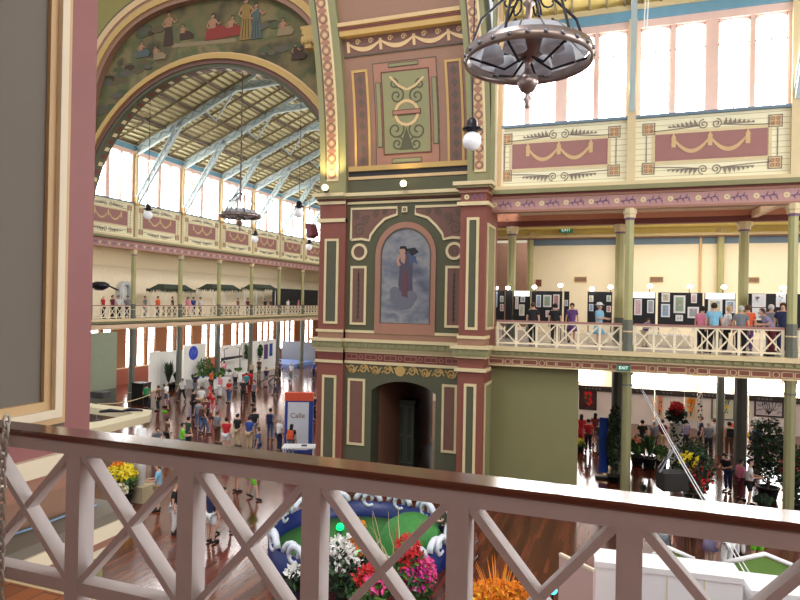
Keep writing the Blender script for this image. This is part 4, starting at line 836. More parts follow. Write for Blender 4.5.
# crowd on the ground floor of the crossing and the left arm: (column, foot row, facing, pose, top, lower, hair, size, extras, label)
CROWD = [
 (146, 409, 100, 'stand', 'green', 'trousers-black', 'darkhair', 1, '', 'person in green shirt and black trousers standing alone left, near the dark barrier box'),
 (158, 411, 200, 'stand', 'brown', 'trousers-black', 'brownhair', 1, 'bag-lime', 'person in brown top holding a bright green bag beside the grey-shirted person'),
 (166, 407, 190, 'stand', 'white', 'shorts-denim', 'silver', 1, '', 'person in white top and denim shorts behind the small child in purple'),
 (168, 410, 220, 'stand', 'grey', 'shorts-purple', 'brownhair', .72, '', 'child in grey shirt and purple shorts walking with a white-topped person'),
 (182, 402, 265, 'walk', 'white', 'trousers-black', 'darkhair', 1, '', 'person in white shirt and black trousers striding in front of the white flower walls'),
 (193, 417, 60, 'hold', 'black', 'trousers-black', 'darkhair', 1.05, 'bag-lime', 'person all in black reading a paper, lime bag at the side, in the crowd'),
 (201, 412, 120, 'stand', 'white', 'shorts-beige', 'brownhair', 1, '', 'person in white top and beige shorts just behind the black-clothed reader'),
 (210, 406, 200, 'stand', 'red', 'skirt-red', 'long-brownhair', 1, '', 'person in long red dress standing between two crowd groups'),
 (213, 418, 230, 'stand', 'red', 'shorts-pink', 'darkhair', .95, '', 'person in red shirt and pink shorts in front of the red dress'),
 (204, 434, 20, 'walk', 'brown', 'trousers-denim', 'brownhair', 1, 'backpack-brown', 'person in brown top and jeans with brown backpack walking right'),
 (220, 397, 250, 'stand', 'pink', 'trousers-white', 'long-blonde', 1, '', 'person in pink top and white trousers at the edge of the plant display'),
 (229, 403, 260, 'hold', 'red', 'trousers-denim', 'darkhair', 1, '', 'person in red shirt and blue jeans standing in window glare'),
 (243, 403, 300, 'stand', 'black', 'trousers-black', 'grey', 1.05, '', 'tall person in black beside the grey-shirted one, centre of the hall'),
 (254, 405, 250, 'stand', 'grey', 'trousers-black', 'darkhair', 1.05, '', 'person in grey shirt and black trousers at the middle of the open floor'),
 (276, 396, 180, 'walk', 'black', 'trousers-navy', 'darkhair', 1, '', 'person in dark clothes striding left across the open floor'),
 (291, 381, 260, 'stand', 'white', 'trousers-grey', 'blonde', 1, '', 'fair-haired person in white shirt before the glossy window reflection'),
 (280, 379, 240, 'stand', 'purple', 'trousers-black', 'darkhair', 1.05, '', 'person in purple top next to the far column'),
 (259, 376, 280, 'stand', 'brown', 'trousers-black', 'brownhair', 1, '', 'person in brown top, right one of the pair near the red bin'),
 (251.5, 380, 260, 'stand', 'beige', 'trousers-black', 'blonde', 1, '', 'person in beige top, left one of the pair near the red bin'),
 (224, 379, 250, 'stand', 'pink', 'trousers-denim', 'brownhair', 1, '', 'person in pink top behind the column amid the plant tables'),
 (314, 379, 260, 'stand', 'blue', 'trousers-navy', 'blonde', 1, '', 'person in blue patterned top beside the pier edge, far back'),
 (188, 451, 70, 'stand', 'darkgreen', 'trousers-black', 'darkhair', 1, '', 'person in dark green top, right of the lime shirt, near the handrail'),
 (182, 459, 40, 'hold', 'lime', 'trousers-denim', 'darkhair', 1, '', 'person in bright lime shirt just above the handrail'),
 (167, 450, 60, 'stand', 'brown', 'trousers-black', 'darkhair', .95, '', 'dark-haired person in brown top standing in the glare above the handrail'),
 (155, 459, 330, 'bend', 'grey', 'trousers-grey', 'brownhair', .95, '', 'person in grey bending forward beside the cream stand'),
 (217, 444, 80, 'stand', 'grey', 'trousers-brown', 'brownhair', 1, '', 'person in grey shirt and brown trousers left of the red-shirted back'),
 (226, 452, 95, 'stand', 'red', 'shorts-white', 'darkhair', 1, '', 'person in red shirt and white shorts seen from behind above the handrail'),
 (237, 447, 85, 'stand', 'black', 'trousers-beige', 'darkhair', 1, '', 'person in black shirt and beige trousers seen from behind'),
 (249, 450, 90, 'stand', 'blue', 'trousers-beige', 'darkhair', 1, '', 'person in blue jacket and beige trousers in front of the dark-clothed one'),
 (254, 441, 100, 'stand', 'black', 'trousers-grey', 'darkhair', 1.03, '', 'person in black jacket and grey trousers behind the blue jacket'),
 (258, 462, 200, 'stand', 'denim', 'trousers-denim', 'brownhair', .95, '', 'brown-haired boy in blue-grey shirt turned left just over the handrail'),
 (270, 440, 110, 'stand', 'grey', 'trousers-denim', 'darkhair', 1, 'backpack-navy', 'person in grey shirt and jeans with navy backpack, standing alone'),
 (279, 452, 60, 'stand', 'white', 'trousers-navy', 'silver', 1, '', 'grey-haired person in white shirt beside the orange-topped kiosk'),
 (291, 458, 100, 'stand', 'black', 'trousers-grey', 'long-darkhair', .95, 'backpack-orange', 'person with orange backpack reading the kiosk panel'),
 (289, 425, 240, 'stand', 'navy', 'trousers-black', 'darkhair', 1, '', 'dark head behind the kiosk, leftmost of three looking over it'),
 (297, 430, 250, 'stand', 'black', 'trousers-black', 'darkhair', 1, '', 'dark head behind the kiosk, middle one of the three'),
 (305, 430, 270, 'stand', 'brown', 'trousers-black', 'darkhair', 1, '', 'dark head behind the kiosk, nearest to its right corner'),
 (314, 421, 250, 'stand', 'navy', 'trousers-black', 'brownhair', 1, '', 'person in navy squeezed between kiosk and red pier'),
 (206, 424, 300, 'stand', 'maroon', 'trousers-black', 'darkhair', .95, '', 'person in maroon top amid the tight crowd, behind the brown backpack'),
 (198, 428, 140, 'stand', 'grey', 'trousers-denim', 'brownhair', .95, '', 'person in grey top and jeans, left one in the tight crowd'),
 (235, 388, 90, 'stand', 'white', 'trousers-black', 'darkhair', 1, '', 'person in white top at the plant table behind the red shirt'),
 (266, 387, 270, 'stand', 'navy', 'shorts-grey', 'brownhair', 1, '', 'person in navy top and grey shorts near the folding trestle'),
 (195, 395, 80, 'stand', 'black', 'trousers-grey', 'brownhair', 1, '', 'person in black top facing the white flower walls'),
 (211, 391, 70, 'stand', 'orange', 'trousers-black', 'darkhair', 1, '', 'person in orange top facing the plant display'),
 (246, 394, 110, 'stand', 'teal', 'trousers-black', 'darkhair', 1, '', 'person in teal top behind the tall black-clothed person'),
 (211, 543, 80, 'stand', 'navy', 'shorts-white', 'darkhair', 1.02, '', 'person in navy top and white shorts seen between the railing braces'),
 (223, 534, 60, 'walk', 'white', 'shorts-pink', 'darkhair', .88, '', 'child in white top and pink shorts walking beside the navy top'),
 (253, 499, 0, 'walk', 'grey', 'shorts-lime', 'brownhair', 1, '', 'person in lime shorts striding right below the handrail'),
 (236, 492, 70, 'stand', 'brown', 'shorts-beige', 'brownhair', 1, '', 'person in beige shorts, mostly behind the handrail'),
 (174, 534, 30, 'stand', 'black', 'trousers-white', 'darkhair', 1, '', 'person in black top and white trousers behind the second post'),
 (158, 511, 210, 'hold', 'lightblue', 'shorts-beige', 'brownhair', 1, 'bag-yellow', 'person in light blue top with yellow bag beside the cream pedestal'),
 (443, 556, 200, 'hold', 'darkgreen', 'trousers-navy', 'long-blonde', 1, '', 'fair long-haired person in green apron behind the garden display'),
 (663, 566, 250, 'stand', 'white', 'trousers-grey', 'brownhair', 1, '', 'person in white top left of the pink top beyond the white booth'),
 (668, 560, 200, 'stand', 'pink', 'trousers-black', 'darkhair', 1, '', 'person in bright pink top and black trousers beyond the white booth'),
 (690, 560, 100, 'stand', 'beige', 'trousers-brown', 'brownhair', 1, '', 'person in beige top beyond the booth, left of the purple top'),
 (710, 566, 80, 'stand', 'purple', 'skirt-lilac', 'darkhair', 1, '', 'person in purple top and lilac skirt beyond the booth'),
 (727, 574, 120, 'stand', 'lightblue', 'trousers-white', 'silver', 1, '', 'person in light blue beside the hanging white cables'),
 (740, 557, 120, 'stand', 'teal', 'trousers-white', 'brownhair', 1, '', 'person in teal top and white trousers left of the lime shirt'),
 (757, 570, 100, 'stand', 'lime', 'shorts-lime', 'brownhair', 1, '', 'person in lime green shirt and shorts behind the peaked booth roof'),
]
for (x, y, fa, kd, a, b, hr, s, ex, lab) in CROWD:
    gx, gy = gp(x, y); person(gx, gy, G, fa, kd, a, b, hr, lab, 'visitors on the hall floor', s, ex)
# right aisle on the ground floor
AISLE = [
 (581, 446, 90, 'stand', 'red', 'skirt-red', 'long-darkhair', 1, '', 'person in red dress at the left end of the right flower aisle'),
 (588, 452, 100, 'stand', 'red', 'trousers-black', 'darkhair', 1, '', 'person in red shirt and black trousers in the right flower aisle'),
 (595, 445, 80, 'stand', 'maroon', 'skirt-maroon', 'long-darkhair', 1.02, '', 'person in maroon dress with long dark hair in the right flower aisle'),
 (600, 455, 80, 'stand', 'darkgreen', 'trousers-grey', 'silver', 1, '', 'white-haired person in dark green beside the blue banner'),
 (642, 453, 90, 'stand', 'black', 'trousers-black', 'darkhair', 1, '', 'person in black among potted plants behind the front column'),
 (654, 454, 120, 'stand', 'grey', 'trousers-brown', 'silver', 1, '', 'grey-haired person in grey beside the spotted column'),
 (662, 452, 110, 'stand', 'maroon', 'trousers-beige', 'brownhair', 1, '', 'person in maroon top and beige trousers beside the spotted column'),
 (685, 452, 90, 'stand', 'lilac', 'trousers-black', 'darkhair', 1, '', 'person in lilac top right of the spotted column'),
 (701, 450, 180, 'stand', 'navy', 'trousers-navy', 'brownhair', 1.05, '', 'person in navy before the flower paintings, head turned left'),
 (708, 456, 90, 'stand', 'grey', 'trousers-black', 'silver', 1.02, '', 'grey-haired person in grey striped top before the white flower walls'),
 (714, 451, 90, 'stand', 'white', 'trousers-grey', 'brownhair', 1, '', 'person in white half behind the thin aisle column'),
 (729, 457, 95, 'stand', 'beige', 'trousers-brown', 'darkhair', 1.05, 'backpack-black', 'person in beige carrying a black backpack before the green flower picture'),
 (735, 450, 90, 'stand', 'orange', 'trousers-grey', 'brownhair', 1, '', 'person in orange top right beside the black backpack'),
 (749, 506, 350, 'hold', 'white', 'shorts-black', 'darkhair', 1.05, 'booklet-black', 'person in white shirt and black shorts looking at a phone by the right columns'),
 (740, 500, 30, 'stand', 'pink', 'trousers-maroon', 'darkhair', .95, '', 'person in pink and maroon close behind the white-shirted phone user'),
 (728, 492, 230, 'bend', 'black', 'trousers-navy', 'darkhair', 1, '', 'person in black stooping beside the square column'),
]
for (x, y, fa, kd, a, b, hr, s, ex, lab) in AISLE:
    gx, gy = gp(x, y); person(gx, gy, G, fa, kd, a, b, hr, lab, 'visitors in the right flower aisle', s, ex)
# right gallery
for (x, Y, fa, kd, a, b, hr, s, ex, lab) in [
 (533, 24.9, 80, 'stand', 'black', 'trousers-black', 'brownhair', 1.0, '', 'person in black patterned top at the left end of the right gallery'),
 (555, 26.2, 90, 'stand', 'black', 'trousers-black', 'darkhair', .98, '', 'person in black trousers before the left picture boards'),
 (572, 28.0, 270, 'stand', 'purple', 'skirt-purple', 'brownhair', 1.0, '', 'person in purple dress right of the left picture boards'),
 (599, 26.4, 330, 'hold', 'lightblue', 'skirt-lightblue', 'silver', 1.0, 'hat-white', 'person in light blue dress and white hat between boards and column'),
 (645, 26.3, 300, 'bend', 'blue', 'trousers-beige', 'brownhair', .72, '', 'child in blue right of the first gallery column'),
 (702, 24.9, 60, 'stand', 'pink', 'trousers-black', 'darkhair', .98, '', 'person in sleeveless pink top left of the light blue shirt'),
 (714, 24.5, 80, 'stand', 'lightblue', 'trousers-black', 'darkhair', 1.05, '', 'dark-haired person in light blue shirt seen from behind at the right railing'),
 (725, 25.1, 10, 'lean', 'white', 'trousers-black', 'blonde', 1.0, '', 'fair-haired person in white leaning right at the right railing'),
 (741, 24.4, 70, 'stand', 'grey', 'trousers-black', 'silver', 1.0, '', 'grey-haired person in grey shirt next to the orange top'),
 (748, 25.9, 80, 'stand', 'orange', 'trousers-purple', 'brownhair', 1.02, '', 'person in orange top at the right gallery railing'),
 (771, 26.4, 60, 'stand', 'grey', 'trousers-grey', 'silver', 1.04, '', 'white-haired person in grey near the right gallery column'),
 (783, 25.4, 250, 'stand', 'navy', 'trousers-navy', 'brownhair', 1.08, '', 'person in navy beside the right-hand gallery column'),
 (772, 24.5, 190, 'bend', 'lilac', 'trousers-maroon', 'brownhair', 1.0, '', 'person in lilac bending low behind the railing at the right column')]:
    p = onY(x, 320, Y); person(p.x, Y, GF, fa, kd, a, b, hr, lab, 'visitors on the right gallery', s, ex)
# left gallery
for (x, X, a, b, hr, fa, lab) in [
 (103, 1.2, 'red', 'trousers-black', 'bald', 20, 'bald person in red nearest the pink pier on the far gallery'), (112.5, 1.0, 'maroon', 'trousers-black', 'darkhair', 10, 'person in maroon, left one of two leaning at the far gallery rail'),
 (118.5, 1.1, 'white', 'trousers-black', 'brownhair', 350, 'person in white, right one of two at the far gallery rail'), (127.5, 1.0, 'grey', 'trousers-navy', 'darkhair', 330, 'person in grey just left of the first far gallery column'),
 (145, 2.5, 'grey', 'trousers-grey', 'brownhair', 20, 'person in grey right of the first far gallery column'), (158, 1.4, 'orange', 'trousers-black', 'darkhair', 0, 'person in orange under the thatched stall of the far gallery'),
 (172.5, 2.0, 'black', 'trousers-black', 'darkhair', 30, 'person in black at the thatched stall before the second far column'), (188, 1.2, 'pink', 'skirt-pink', 'long-darkhair', 350, 'person in pink dress right of the second far gallery column'),
 (193.5, 2.0, 'blue', 'trousers-navy', 'darkhair', 340, 'person in blue next to the pink dress on the far gallery'), (200.5, 1.5, 'white', 'trousers-black', 'darkhair', 0, 'person in white and black right of the blue top on the far gallery'),
 (238, 1.5, 'brown', 'trousers-black', 'brownhair', 10, 'person in brown between the third and fourth far columns'), (248, 1.2, 'maroon', 'trousers-black', 'darkhair', 330, 'person in maroon left of the fourth far gallery column'),
 (265, 1.4, 'black', 'trousers-grey', 'darkhair', 350, 'person in black right of the fourth far gallery column'), (270.5, 1.6, 'brown', 'trousers-black', 'blonde', 10, 'fair-haired person in brown at the second thatched stall'),
 (288, 1.8, 'white', 'trousers-white', 'darkhair', 350, 'person all in white before the dark far gallery screen'), (298.5, 1.3, 'pink', 'trousers-grey', 'brownhair', 20, 'person in pink left of the last far gallery column')]:
    p = onX(x, 300, XL-X); person(p.x, p.y, GF, fa, 'stand', a, b, hr, lab, 'visitors on the left gallery', 1.0)
# ================================================================== OBJECTS OF THE HALL
def text(s, c, u, size, k, parent, up=Vector((0, 0, 1))):
    cu = bpy.data.curves.new('lettering', 'FONT'); cu.body = s; cu.size = size; cu.align_x = 'CENTER'; cu.align_y = 'CENTER'; cu.extrude = .004; cu.materials.append(M[k] if isinstance(k, str) else k)
    tmp = bpy.data.objects.new('tmp', cu); COL.objects.link(tmp); bpy.context.view_layer.update(); me = bpy.data.meshes.new_from_object(tmp.evaluated_get(bpy.context.evaluated_depsgraph_get())); bpy.data.objects.remove(tmp)
    o = bpy.data.objects.new('lettering', me); COL.objects.link(o); u = Vector(u).normalized(); n = u.cross(up)
    o.matrix_world = Matrix(((u.x, up.x, n.x, c[0]), (u.y, up.y, n.y, c[1]), (u.z, up.z, n.z, c[2]), (0, 0, 0, 1)))
    mw = o.matrix_world.copy(); o.parent = parent; o.matrix_parent_inverse = Matrix.Translation(-parent.location); o.matrix_basis = mw; return o
K = lambda n, c, **k: mat(n, c, k.pop('rough', .7), **k)
# ---- painting in the niche
SKYB = clouds('niche_sky', ((84, 88, 100), (112, 114, 124), (142, 140, 140), (104, 108, 120)), .9, 4, (1, 1, 1.6))
g = MB(fn); pts = arch_line(li+.02, ri-.02, bi+.02, ti-.02); g.poly(pts, .004, .03, SKYB); o = g.build('niche_painting'); tag(o, 'arched wall painting of a dark-robed standing figure on grey clouds', 'painting')
g = MB(fn); W = .03; FD, FS, FH, FBL, FP = K('robe_dark', (78, 70, 84)), K('fig_face', (170, 132, 116)), K('fig_black', (34, 30, 36)), K('robe_blue', (70, 82, 108)), K('robe_plum', (96, 64, 72))
q = lambda x, y: N(x, y)
g.poly([q(401, 300), q(398.5, 284), q(400, 268), q(398, 258), q(402, 251), q(409, 252), q(413, 262), q(412.5, 280), q(413, 292), q(408, 300)], W, W+.012, FD)
g.poly([q(402, 296), q(402, 276), q(405, 268), q(408, 276), q(408, 298)], W+.012, W+.02, FP); g.poly([q(409, 252), q(416, 257), q(417.5, 264), q(413, 262), q(410, 266)], W, W+.014, FBL)
g.poly([q(407, 249), q(415, 247.5), q(419, 252), q(412, 256)], W, W+.016, FH); g.poly([q(400, 252.5), q(404, 250), q(406, 256), q(405, 264), q(401.5, 262)], W+.012, W+.022, FS); g.ribbon([q(400, 255), q(397.8, 261), q(400, 266)], .13, W+.012, W+.024, FS)
c = q(403.2, 249.6); g.disc(c[0], c[1], .17, W+.02, W+.028, FS, 10); g.poly([q(400, 249), q(401, 246.3), q(406, 246), q(408.5, 250), q(407, 253), q(405, 248.8)], W+.026, W+.036, FH)
for zi, (x, y, r) in enumerate(((397, 297, .3), (402, 301, .34), (408, 302, .26), (395, 292, .22), (411, 297, .26))): p = q(x, y); g.disc(p[0], p[1], r, W, W+.013+.0015*zi, K('cloud_grey', (104, 104, 114)), 12)
g.build('painted_figure', o)
# ---- boards with pictures on the right gallery
YB = 29.6
BOARD = K('board_black', (24, 24, 28)); SIGN = K('lit_sign_white', (236, 240, 244), emit=.7, noise=0)
PICN = 0; ART = [('blue', (140, 170, 200)), ('green', (150, 172, 146)), ('red', (190, 130, 120)), ('pink', (214, 180, 184)), ('grey', (160, 164, 170)), ('yellow', (206, 198, 160))]
BD = [(493.5, 504.5, 0), (505, 512.5, 0), (513, 530.5, 1), (531, 562.5, 0), (563.5, 569.5, 0), (587, 612.5, 0), (631, 656, 1), (657.5, 703, 0), (704, 736, 1), (748, 788.5, 0), (795, 816, 0)]
BL = ['leftmost black picture board against the pier', 'narrow black picture board next to the leftmost one', 'black board under a lit white header, left gallery end', 'wide black board with four pictures behind the black-clothed visitors', 'narrow angled black board beside the purple dress', 'black board behind the light blue dress', 'black board under a lit white header right of the first column', 'wide black board with five framed pictures', 'black board under a lit white header behind the blue-shirted visitor', 'black board with two large pale pictures by the right column', 'black board past the right-hand column']
for (a, b, hd), lab in zip(BD, BL):
    xa_, xb_ = onY(a, 305, YB).x, onY(b, 305, YB).x; t = thing('display_board', lab, 'display board', ((xa_+xb_)/2, YB, GF), 'black picture boards on the right gallery')
    h = MB(); h.box(xa_+.02, xb_-.02, YB, YB+.08, -.86, .62, BOARD); h.build('panel', t)
    if hd:
        h = MB(); h.box(xa_+.05, xb_-.05, YB-.05, YB, .36, .62, SIGN); h.build('header', t)
    for x in (xa_+.06, xb_-.06):
        h = MB(); h.box(x-.025, x+.025, YB+.02, YB+.06, GF, -.86, 'steel'); h.box(x-.03, x+.03, YB-.2, YB+.3, GF, GF+.03, 'steel'); h.build('leg', t)
PICS = [(495, 292, 497.3, 307), (500, 296, 503.4, 302), (500, 304, 503.4, 311), (515, 297, 518.5, 309), (520.5, 296.5, 525, 302), (519, 304.5, 524.5, 315.5), (536, 295, 541, 307), (543, 295, 551.5, 307), (553, 294.5, 559.5, 309), (545.5, 310.5, 550.5, 317), (564.5, 300, 568, 306), (589, 295.5, 593.4, 302), (589, 304, 593.4, 311), (606.5, 295.5, 611, 301.5), (606.5, 306, 611, 312),
        (634, 299, 642, 315), (647, 300, 654, 313), (661.5, 293, 670, 302), (661, 304, 670, 317), (673.5, 295.5, 685.5, 313), (675.5, 315, 683, 321), (691, 293.5, 697, 303), (687.5, 307, 699, 318), (708, 299, 722.5, 313), (725.5, 300.5, 735, 313), (752, 294, 766, 307), (752, 308, 766, 320), (776, 292, 786, 307)]
PL = ['tall pale picture cut by the pier edge', 'small upper picture on the narrow board', 'small lower picture on the narrow board', 'tall narrow picture left under the first lit header', 'small upper picture under the first lit header', 'larger lower picture under the first lit header', 'tall picture at the left of the four on the wide left board', 'large blue picture in the middle of the wide left board', 'tall picture at the right of the wide left board', 'small white picture below the large blue one', 'single picture on the angled board', 'upper left picture beside the white hat', 'lower left picture beside the white hat', 'upper right picture beside the white hat', 'lower right picture beside the white hat',
      'tall framed picture left under the second lit header', 'tall framed picture right under the second lit header', 'upper left small picture on the five-picture board', 'lower left picture on the five-picture board', 'large central blue picture on the five-picture board', 'small white card under the large central picture', 'upper right small picture on the five-picture board', 'lower right wide picture on the five-picture board', 'wide picture left under the third lit header', 'upright picture right under the third lit header', 'upper pale drawing on the board by the right column', 'lower pale drawing on the board by the right column', 'tall pale picture next to the right column']
for (x0, y0, x1, y1), lab in zip(PICS, PL):
    p, q_ = onY(x0, y1, YB-.03), onY(x1, y0, YB-.03); w_, h_ = q_.x-p.x, q_.z-p.z
    h = MB(FY(YB)); h.box(p.x, q_.x, p.z, q_.z, .0, .03, 'white'); o = h.build('framed_picture'); tag(o, lab, 'picture', 'pictures on the gallery boards')
    kn, kc = ART[PICN % 6]; big = w_ > .4
    h = MB(FY(YB)); e = w_*.17; h.box(p.x+e, q_.x-e, p.z+e, q_.z-e, .03, .036, K('art_pale', (222, 226, 228)) if PICN in (25, 26, 27, 20) else K('art_'+kn, kc)); cx_, cz_ = (p.x+q_.x)/2, (p.z+q_.z)/2
    r2 = random.Random(PICN)
    for i in range(5): h.disc(cx_+r2.uniform(-.22, .22)*w_, cz_+r2.uniform(-.26, .26)*h_, w_*r2.uniform(.05, .11), .036, .042, K('art_'+ART[(PICN+i+1) % 6][0], ART[(PICN+i+1) % 6][1]), 8)
    h.build('artwork', o); PICN += 1
SPOT = K('spot_lamp_white', (255, 255, 250), emit=14, noise=0)
for i, (x, y) in enumerate(((496, 288), (508, 288), (534.5, 287), (560.5, 285.5), (592, 289), (610.5, 287), (650, 286), (690, 286.5), (724, 287), (783, 288))):
    p = onY(x, y, YB-.25); t = thing('spot_lamp', 'lit spot lamp on a board top, %s from the left of the row' % (NTH+['tenth'])[i], 'spot lamp', tuple(p), 'spot lamps above the picture boards')
    h = MB(); h.tube([(p.x, YB+.05, .6), (p.x, YB+.02, p.z+.1), (p.x, YB-.18, p.z+.08)], .015, 'iron', 5); h.build('arm', t)
    h = MB(); h.ball(p, .11, SPOT, 10, 6, (1, .8, .8)); h.build('lamp_head', t)
for x, y, lab in ((580.5, 279.5, 'brown wall grille above the gap between boards'), (656.5, 279.5, 'brown wall grille above the second lit header board'), (752, 280, 'brown wall grille left of the right gallery column')):
    p = onY(x, y, 37.15); h = MB(FY(37.2)); h.frame(p.x-.35, p.x+.35, p.z-.16, p.z+.16, .04, 0, .05, 'tan')
    for j in range(5): h.box(p.x-.32, p.x+.32, p.z-.12+.05*j, p.z-.09+.05*j, .0, .04, 'brownpink')
    o = h.build('wall_grille'); tag(o, lab, 'vent', 'wall grilles')
EXG = K('exit_green', (20, 120, 84), emit=.25, noise=0)
def exit_sign(p, w_, h_, lab):
    t = thing('exit_sign', lab, 'exit sign', tuple(p)); h = MB(FY(p.y)); h.box(p.x-w_/2, p.x+w_/2, p.z-h_/2, p.z+h_/2, -.06, 0, EXG); h.frame(p.x-w_/2-.02, p.x+w_/2+.02, p.z-h_/2-.02, p.z+h_/2+.02, .03, -.07, .01, 'steel'); h.build('case', t); text('EXIT', (p.x, p.y-.012, p.z), (1, 0, 0), h_*.75, SIGN, t); return t
p = onY(566, 230, 36.4); t = exit_sign(p, .7, .32, 'small green exit sign under the yellow ceiling of the right gallery'); h = MB(); h.tube([(p.x, p.y+.03, p.z+.16), (p.x, p.y+.03, 3.9)], .012, 'iron', 5); h.build('hanger', t)
p = onY(623.5, 368, 23.3); exit_sign(p, .42, .2, 'small green exit sign above the front column on the gallery edge')
p = onY(538.5, 283, 37.1); h = MB(FY(37.2)); h.box(p.x-.16, p.x+.16, p.z-.2, p.z+.2, 0, .06, 'red'); tag(h.build('fire_notice'), 'small red notice on the cream wall above the left boards', 'sign')
# white low tables behind the visitors
for a, b, lab in ((587, 612, 'low white cloth-covered table left of the first gallery column'), (634, 690, 'low white cloth-covered table under the wide picture board')):
    xa_, xb_ = onY(a, 330, 28.9).x, onY(b, 330, 28.9).x; t = thing('low_table', lab, 'table', ((xa_+xb_)/2, 28.9, GF)); h = MB(); h.box(xa_, xb_, 28.6, 29.2, -1.24, -1.2, 'white'); h.build('tabletop', t)
    h = MB(); h.box(xa_+.03, xb_-.03, 28.63, 29.17, GF, -1.24, 'offwhite'); h.build('cloth', t)
# ---- plants and flowers
LEAF = [K('leaf_dark', (30, 46, 28), noise=.3, nscale=12), K('leaf_mid', (48, 82, 38), noise=.3, nscale=12), K('leaf_light', (96, 140, 56), noise=.3, nscale=12)]
FLW = dict(white=(240, 238, 232), pink=(236, 84, 150), magenta=(206, 40, 140), red=(206, 36, 44), orange=(236, 140, 30), yellow=(240, 214, 40), purple=(130, 60, 150), cream=(236, 226, 190), peach=(238, 150, 120))
def FM(k): return mat('petal_'+k, FLW[k], .7, noise=.15, nscale=20)
def leafy(h, c, R, H, n, k, w_=.05, rng=random, droop=.4):
    """arching strap leaves springing from a base"""
    for _ in range(n):
        a = rng.uniform(0, 2*pi); L = R*rng.uniform(.4, 1); z = H*rng.uniform(.5, 1); e = Vector((math.cos(a), math.sin(a), 0)); s = Vector((-e.y, e.x, 0))*w_
        P = [Vector(c)+e*L*t_+Vector((0, 0, z*(t_*1.6-droop*1.5*t_*t_) if droop else z*t_)) for t_ in (0, .35, .7, 1)]
        h.add([tuple(P[0]-s*.4), tuple(P[0]+s*.4), tuple(P[1]-s), tuple(P[1]+s), tuple(P[2]-s*.8), tuple(P[2]+s*.8), tuple(P[3])], [(0, 1, 3, 2), (2, 3, 5, 4), (4, 5, 6)], k)
def plant(name, label, cat, base, R, H, blossoms=(), pot=None, style='bush', dark=0, group=None, n=260):
    t = thing(name, label, cat, tuple(base), group); b = Vector(base); ph = pot[1] if pot else 0
    if pot:
        h = MB(); r = pot[0]; h.lathe(b, [(r*.75, 0), (r, ph*.9), (r*1.08, ph*.9), (r*1.08, ph), (r*.9, ph), (r*.85, ph*.8)], K(pot[2], pot[3]), 16); h.build('pot', t)
    h = MB()
    if style == 'bush': h.petals(b+Vector((0, 0, ph+(H-ph)*.5)), (R, R, (H-ph)*.5), n, .13, LEAF[dark], .8); h.petals(b+Vector((0, 0, ph+(H-ph)*.5)), (R*.9, R*.9, (H-ph)*.45), n//2, .12, LEAF[min(2, dark+1)], .8)
    else: leafy(h, b+Vector((0, 0, ph)), R, (H-ph), n//4, LEAF[dark]); leafy(h, b+Vector((0, 0, ph)), R*.8, (H-ph)*.9, n//8, LEAF[min(2, dark+1)])
    for i in range(4): h.tube([b+Vector((0, 0, ph*.8)), b+Vector((R*.3*math.cos(i*1.7), R*.3*math.sin(i*1.7), ph+(H-ph)*.6))], .02, 'roofd', 4)
    h.build('foliage', t)
    for (c, k, r, nn, sz) in blossoms:
        h = MB(); h.petals(b+Vector(c), (r, r, r*.8) if not hasattr(r, '__len__') else r, nn, sz, FM(k)); h.build('blossoms', t)
    return t
GB = lambda x, y: Vector((*gp(x, y), G))
# garden ring below the railing
gc = GB(360, 550); RR = 2.8
t = thing('garden_ring', 'round blue garden bed border with white scrolls around green turf, below the railing', 'garden display', tuple(gc))
RB, RW = K('ring_blue', (22, 40, 104), rough=.35), K('ring_scroll_white', (226, 230, 240), rough=.4)
h = MB(); h.lathe(gc, [(RR, 0), (RR, .62), (RR-.14, .66), (RR-.14, .0)], RB, 48, False); h.build('border', t)
h = MB(); h.lathe(gc, [(RR-.14, 0), (RR-.14, .12), (RR*.5, .2), (.05, .24)], 'turf', 40); h.build('turf_bed', t)
for i in range(15):
    a = 2*pi*i/15+.2; e = Vector((math.cos(a), math.sin(a), 0)); s = Vector((-e.y, e.x, 0)); h = MB()
    for side in (1, -1):
        c = gc+e*(RR-.07)+Vector((0, 0, .62))
        P = [c+s*(.36*math.cos(q_)*(1-q_/9)+.08)*side+Vector((0, 0, .05+.34*math.sin(q_)*(1-q_/9)))+e*.04*side for q_ in [j*.42 for j in range(14)]]
        h.tube(P, [.1-.003*j for j in range(14)], RW, 7)
    h.build('scroll', t)
def on_ring(x, y, z=G+.2): return onZ(x, y, z)
t2 = thing('topiary_ball', 'large smooth green half-dome mound inside the blue ring', 'topiary', tuple(on_ring(412, 548))); h = MB(); c = on_ring(412, 548); h.lathe(c, [(1.05, 0), (1.0, .35), (.8, .72), (.45, .95), (.02, 1.03)], K('moss', (62, 132, 60), noise=.35, nscale=7), 28, False); h.build('mound', t2)
h = MB(); h.tube([c+Vector((1.06*math.cos(a), 1.06*math.sin(a), .02+.0*a)) for a in [i*.2-.1 for i in range(32)]], .05, RW, 6); h.build('rim', t2)
base = on_ring(345, 588)
plant('flower_bed', 'white and cream flowers with dark foliage at left of the blue ring bed', 'flowers', on_ring(342, 596), .75, 1.3, (((0, 0, 1.05), 'white', (.5, .5, .5), 420, .085), ((.3, .3, 1.4), 'orange', (.22, .22, .5), 110, .09), ((-.4, .2, .9), 'cream', .25, 60, .1)), None, 'bush', 0, 'flower beds of the garden ring')
plant('flower_bed', 'red and pink flowers low in the blue ring bed beside the fern', 'flowers', on_ring(368, 612), .55, .95, (((0, 0, .85), 'red', (.4, .4, .28), 300, .07), ((.2, -.1, .75), 'pink', .3, 90, .1)), None, 'bush', 1, 'flower beds of the garden ring')
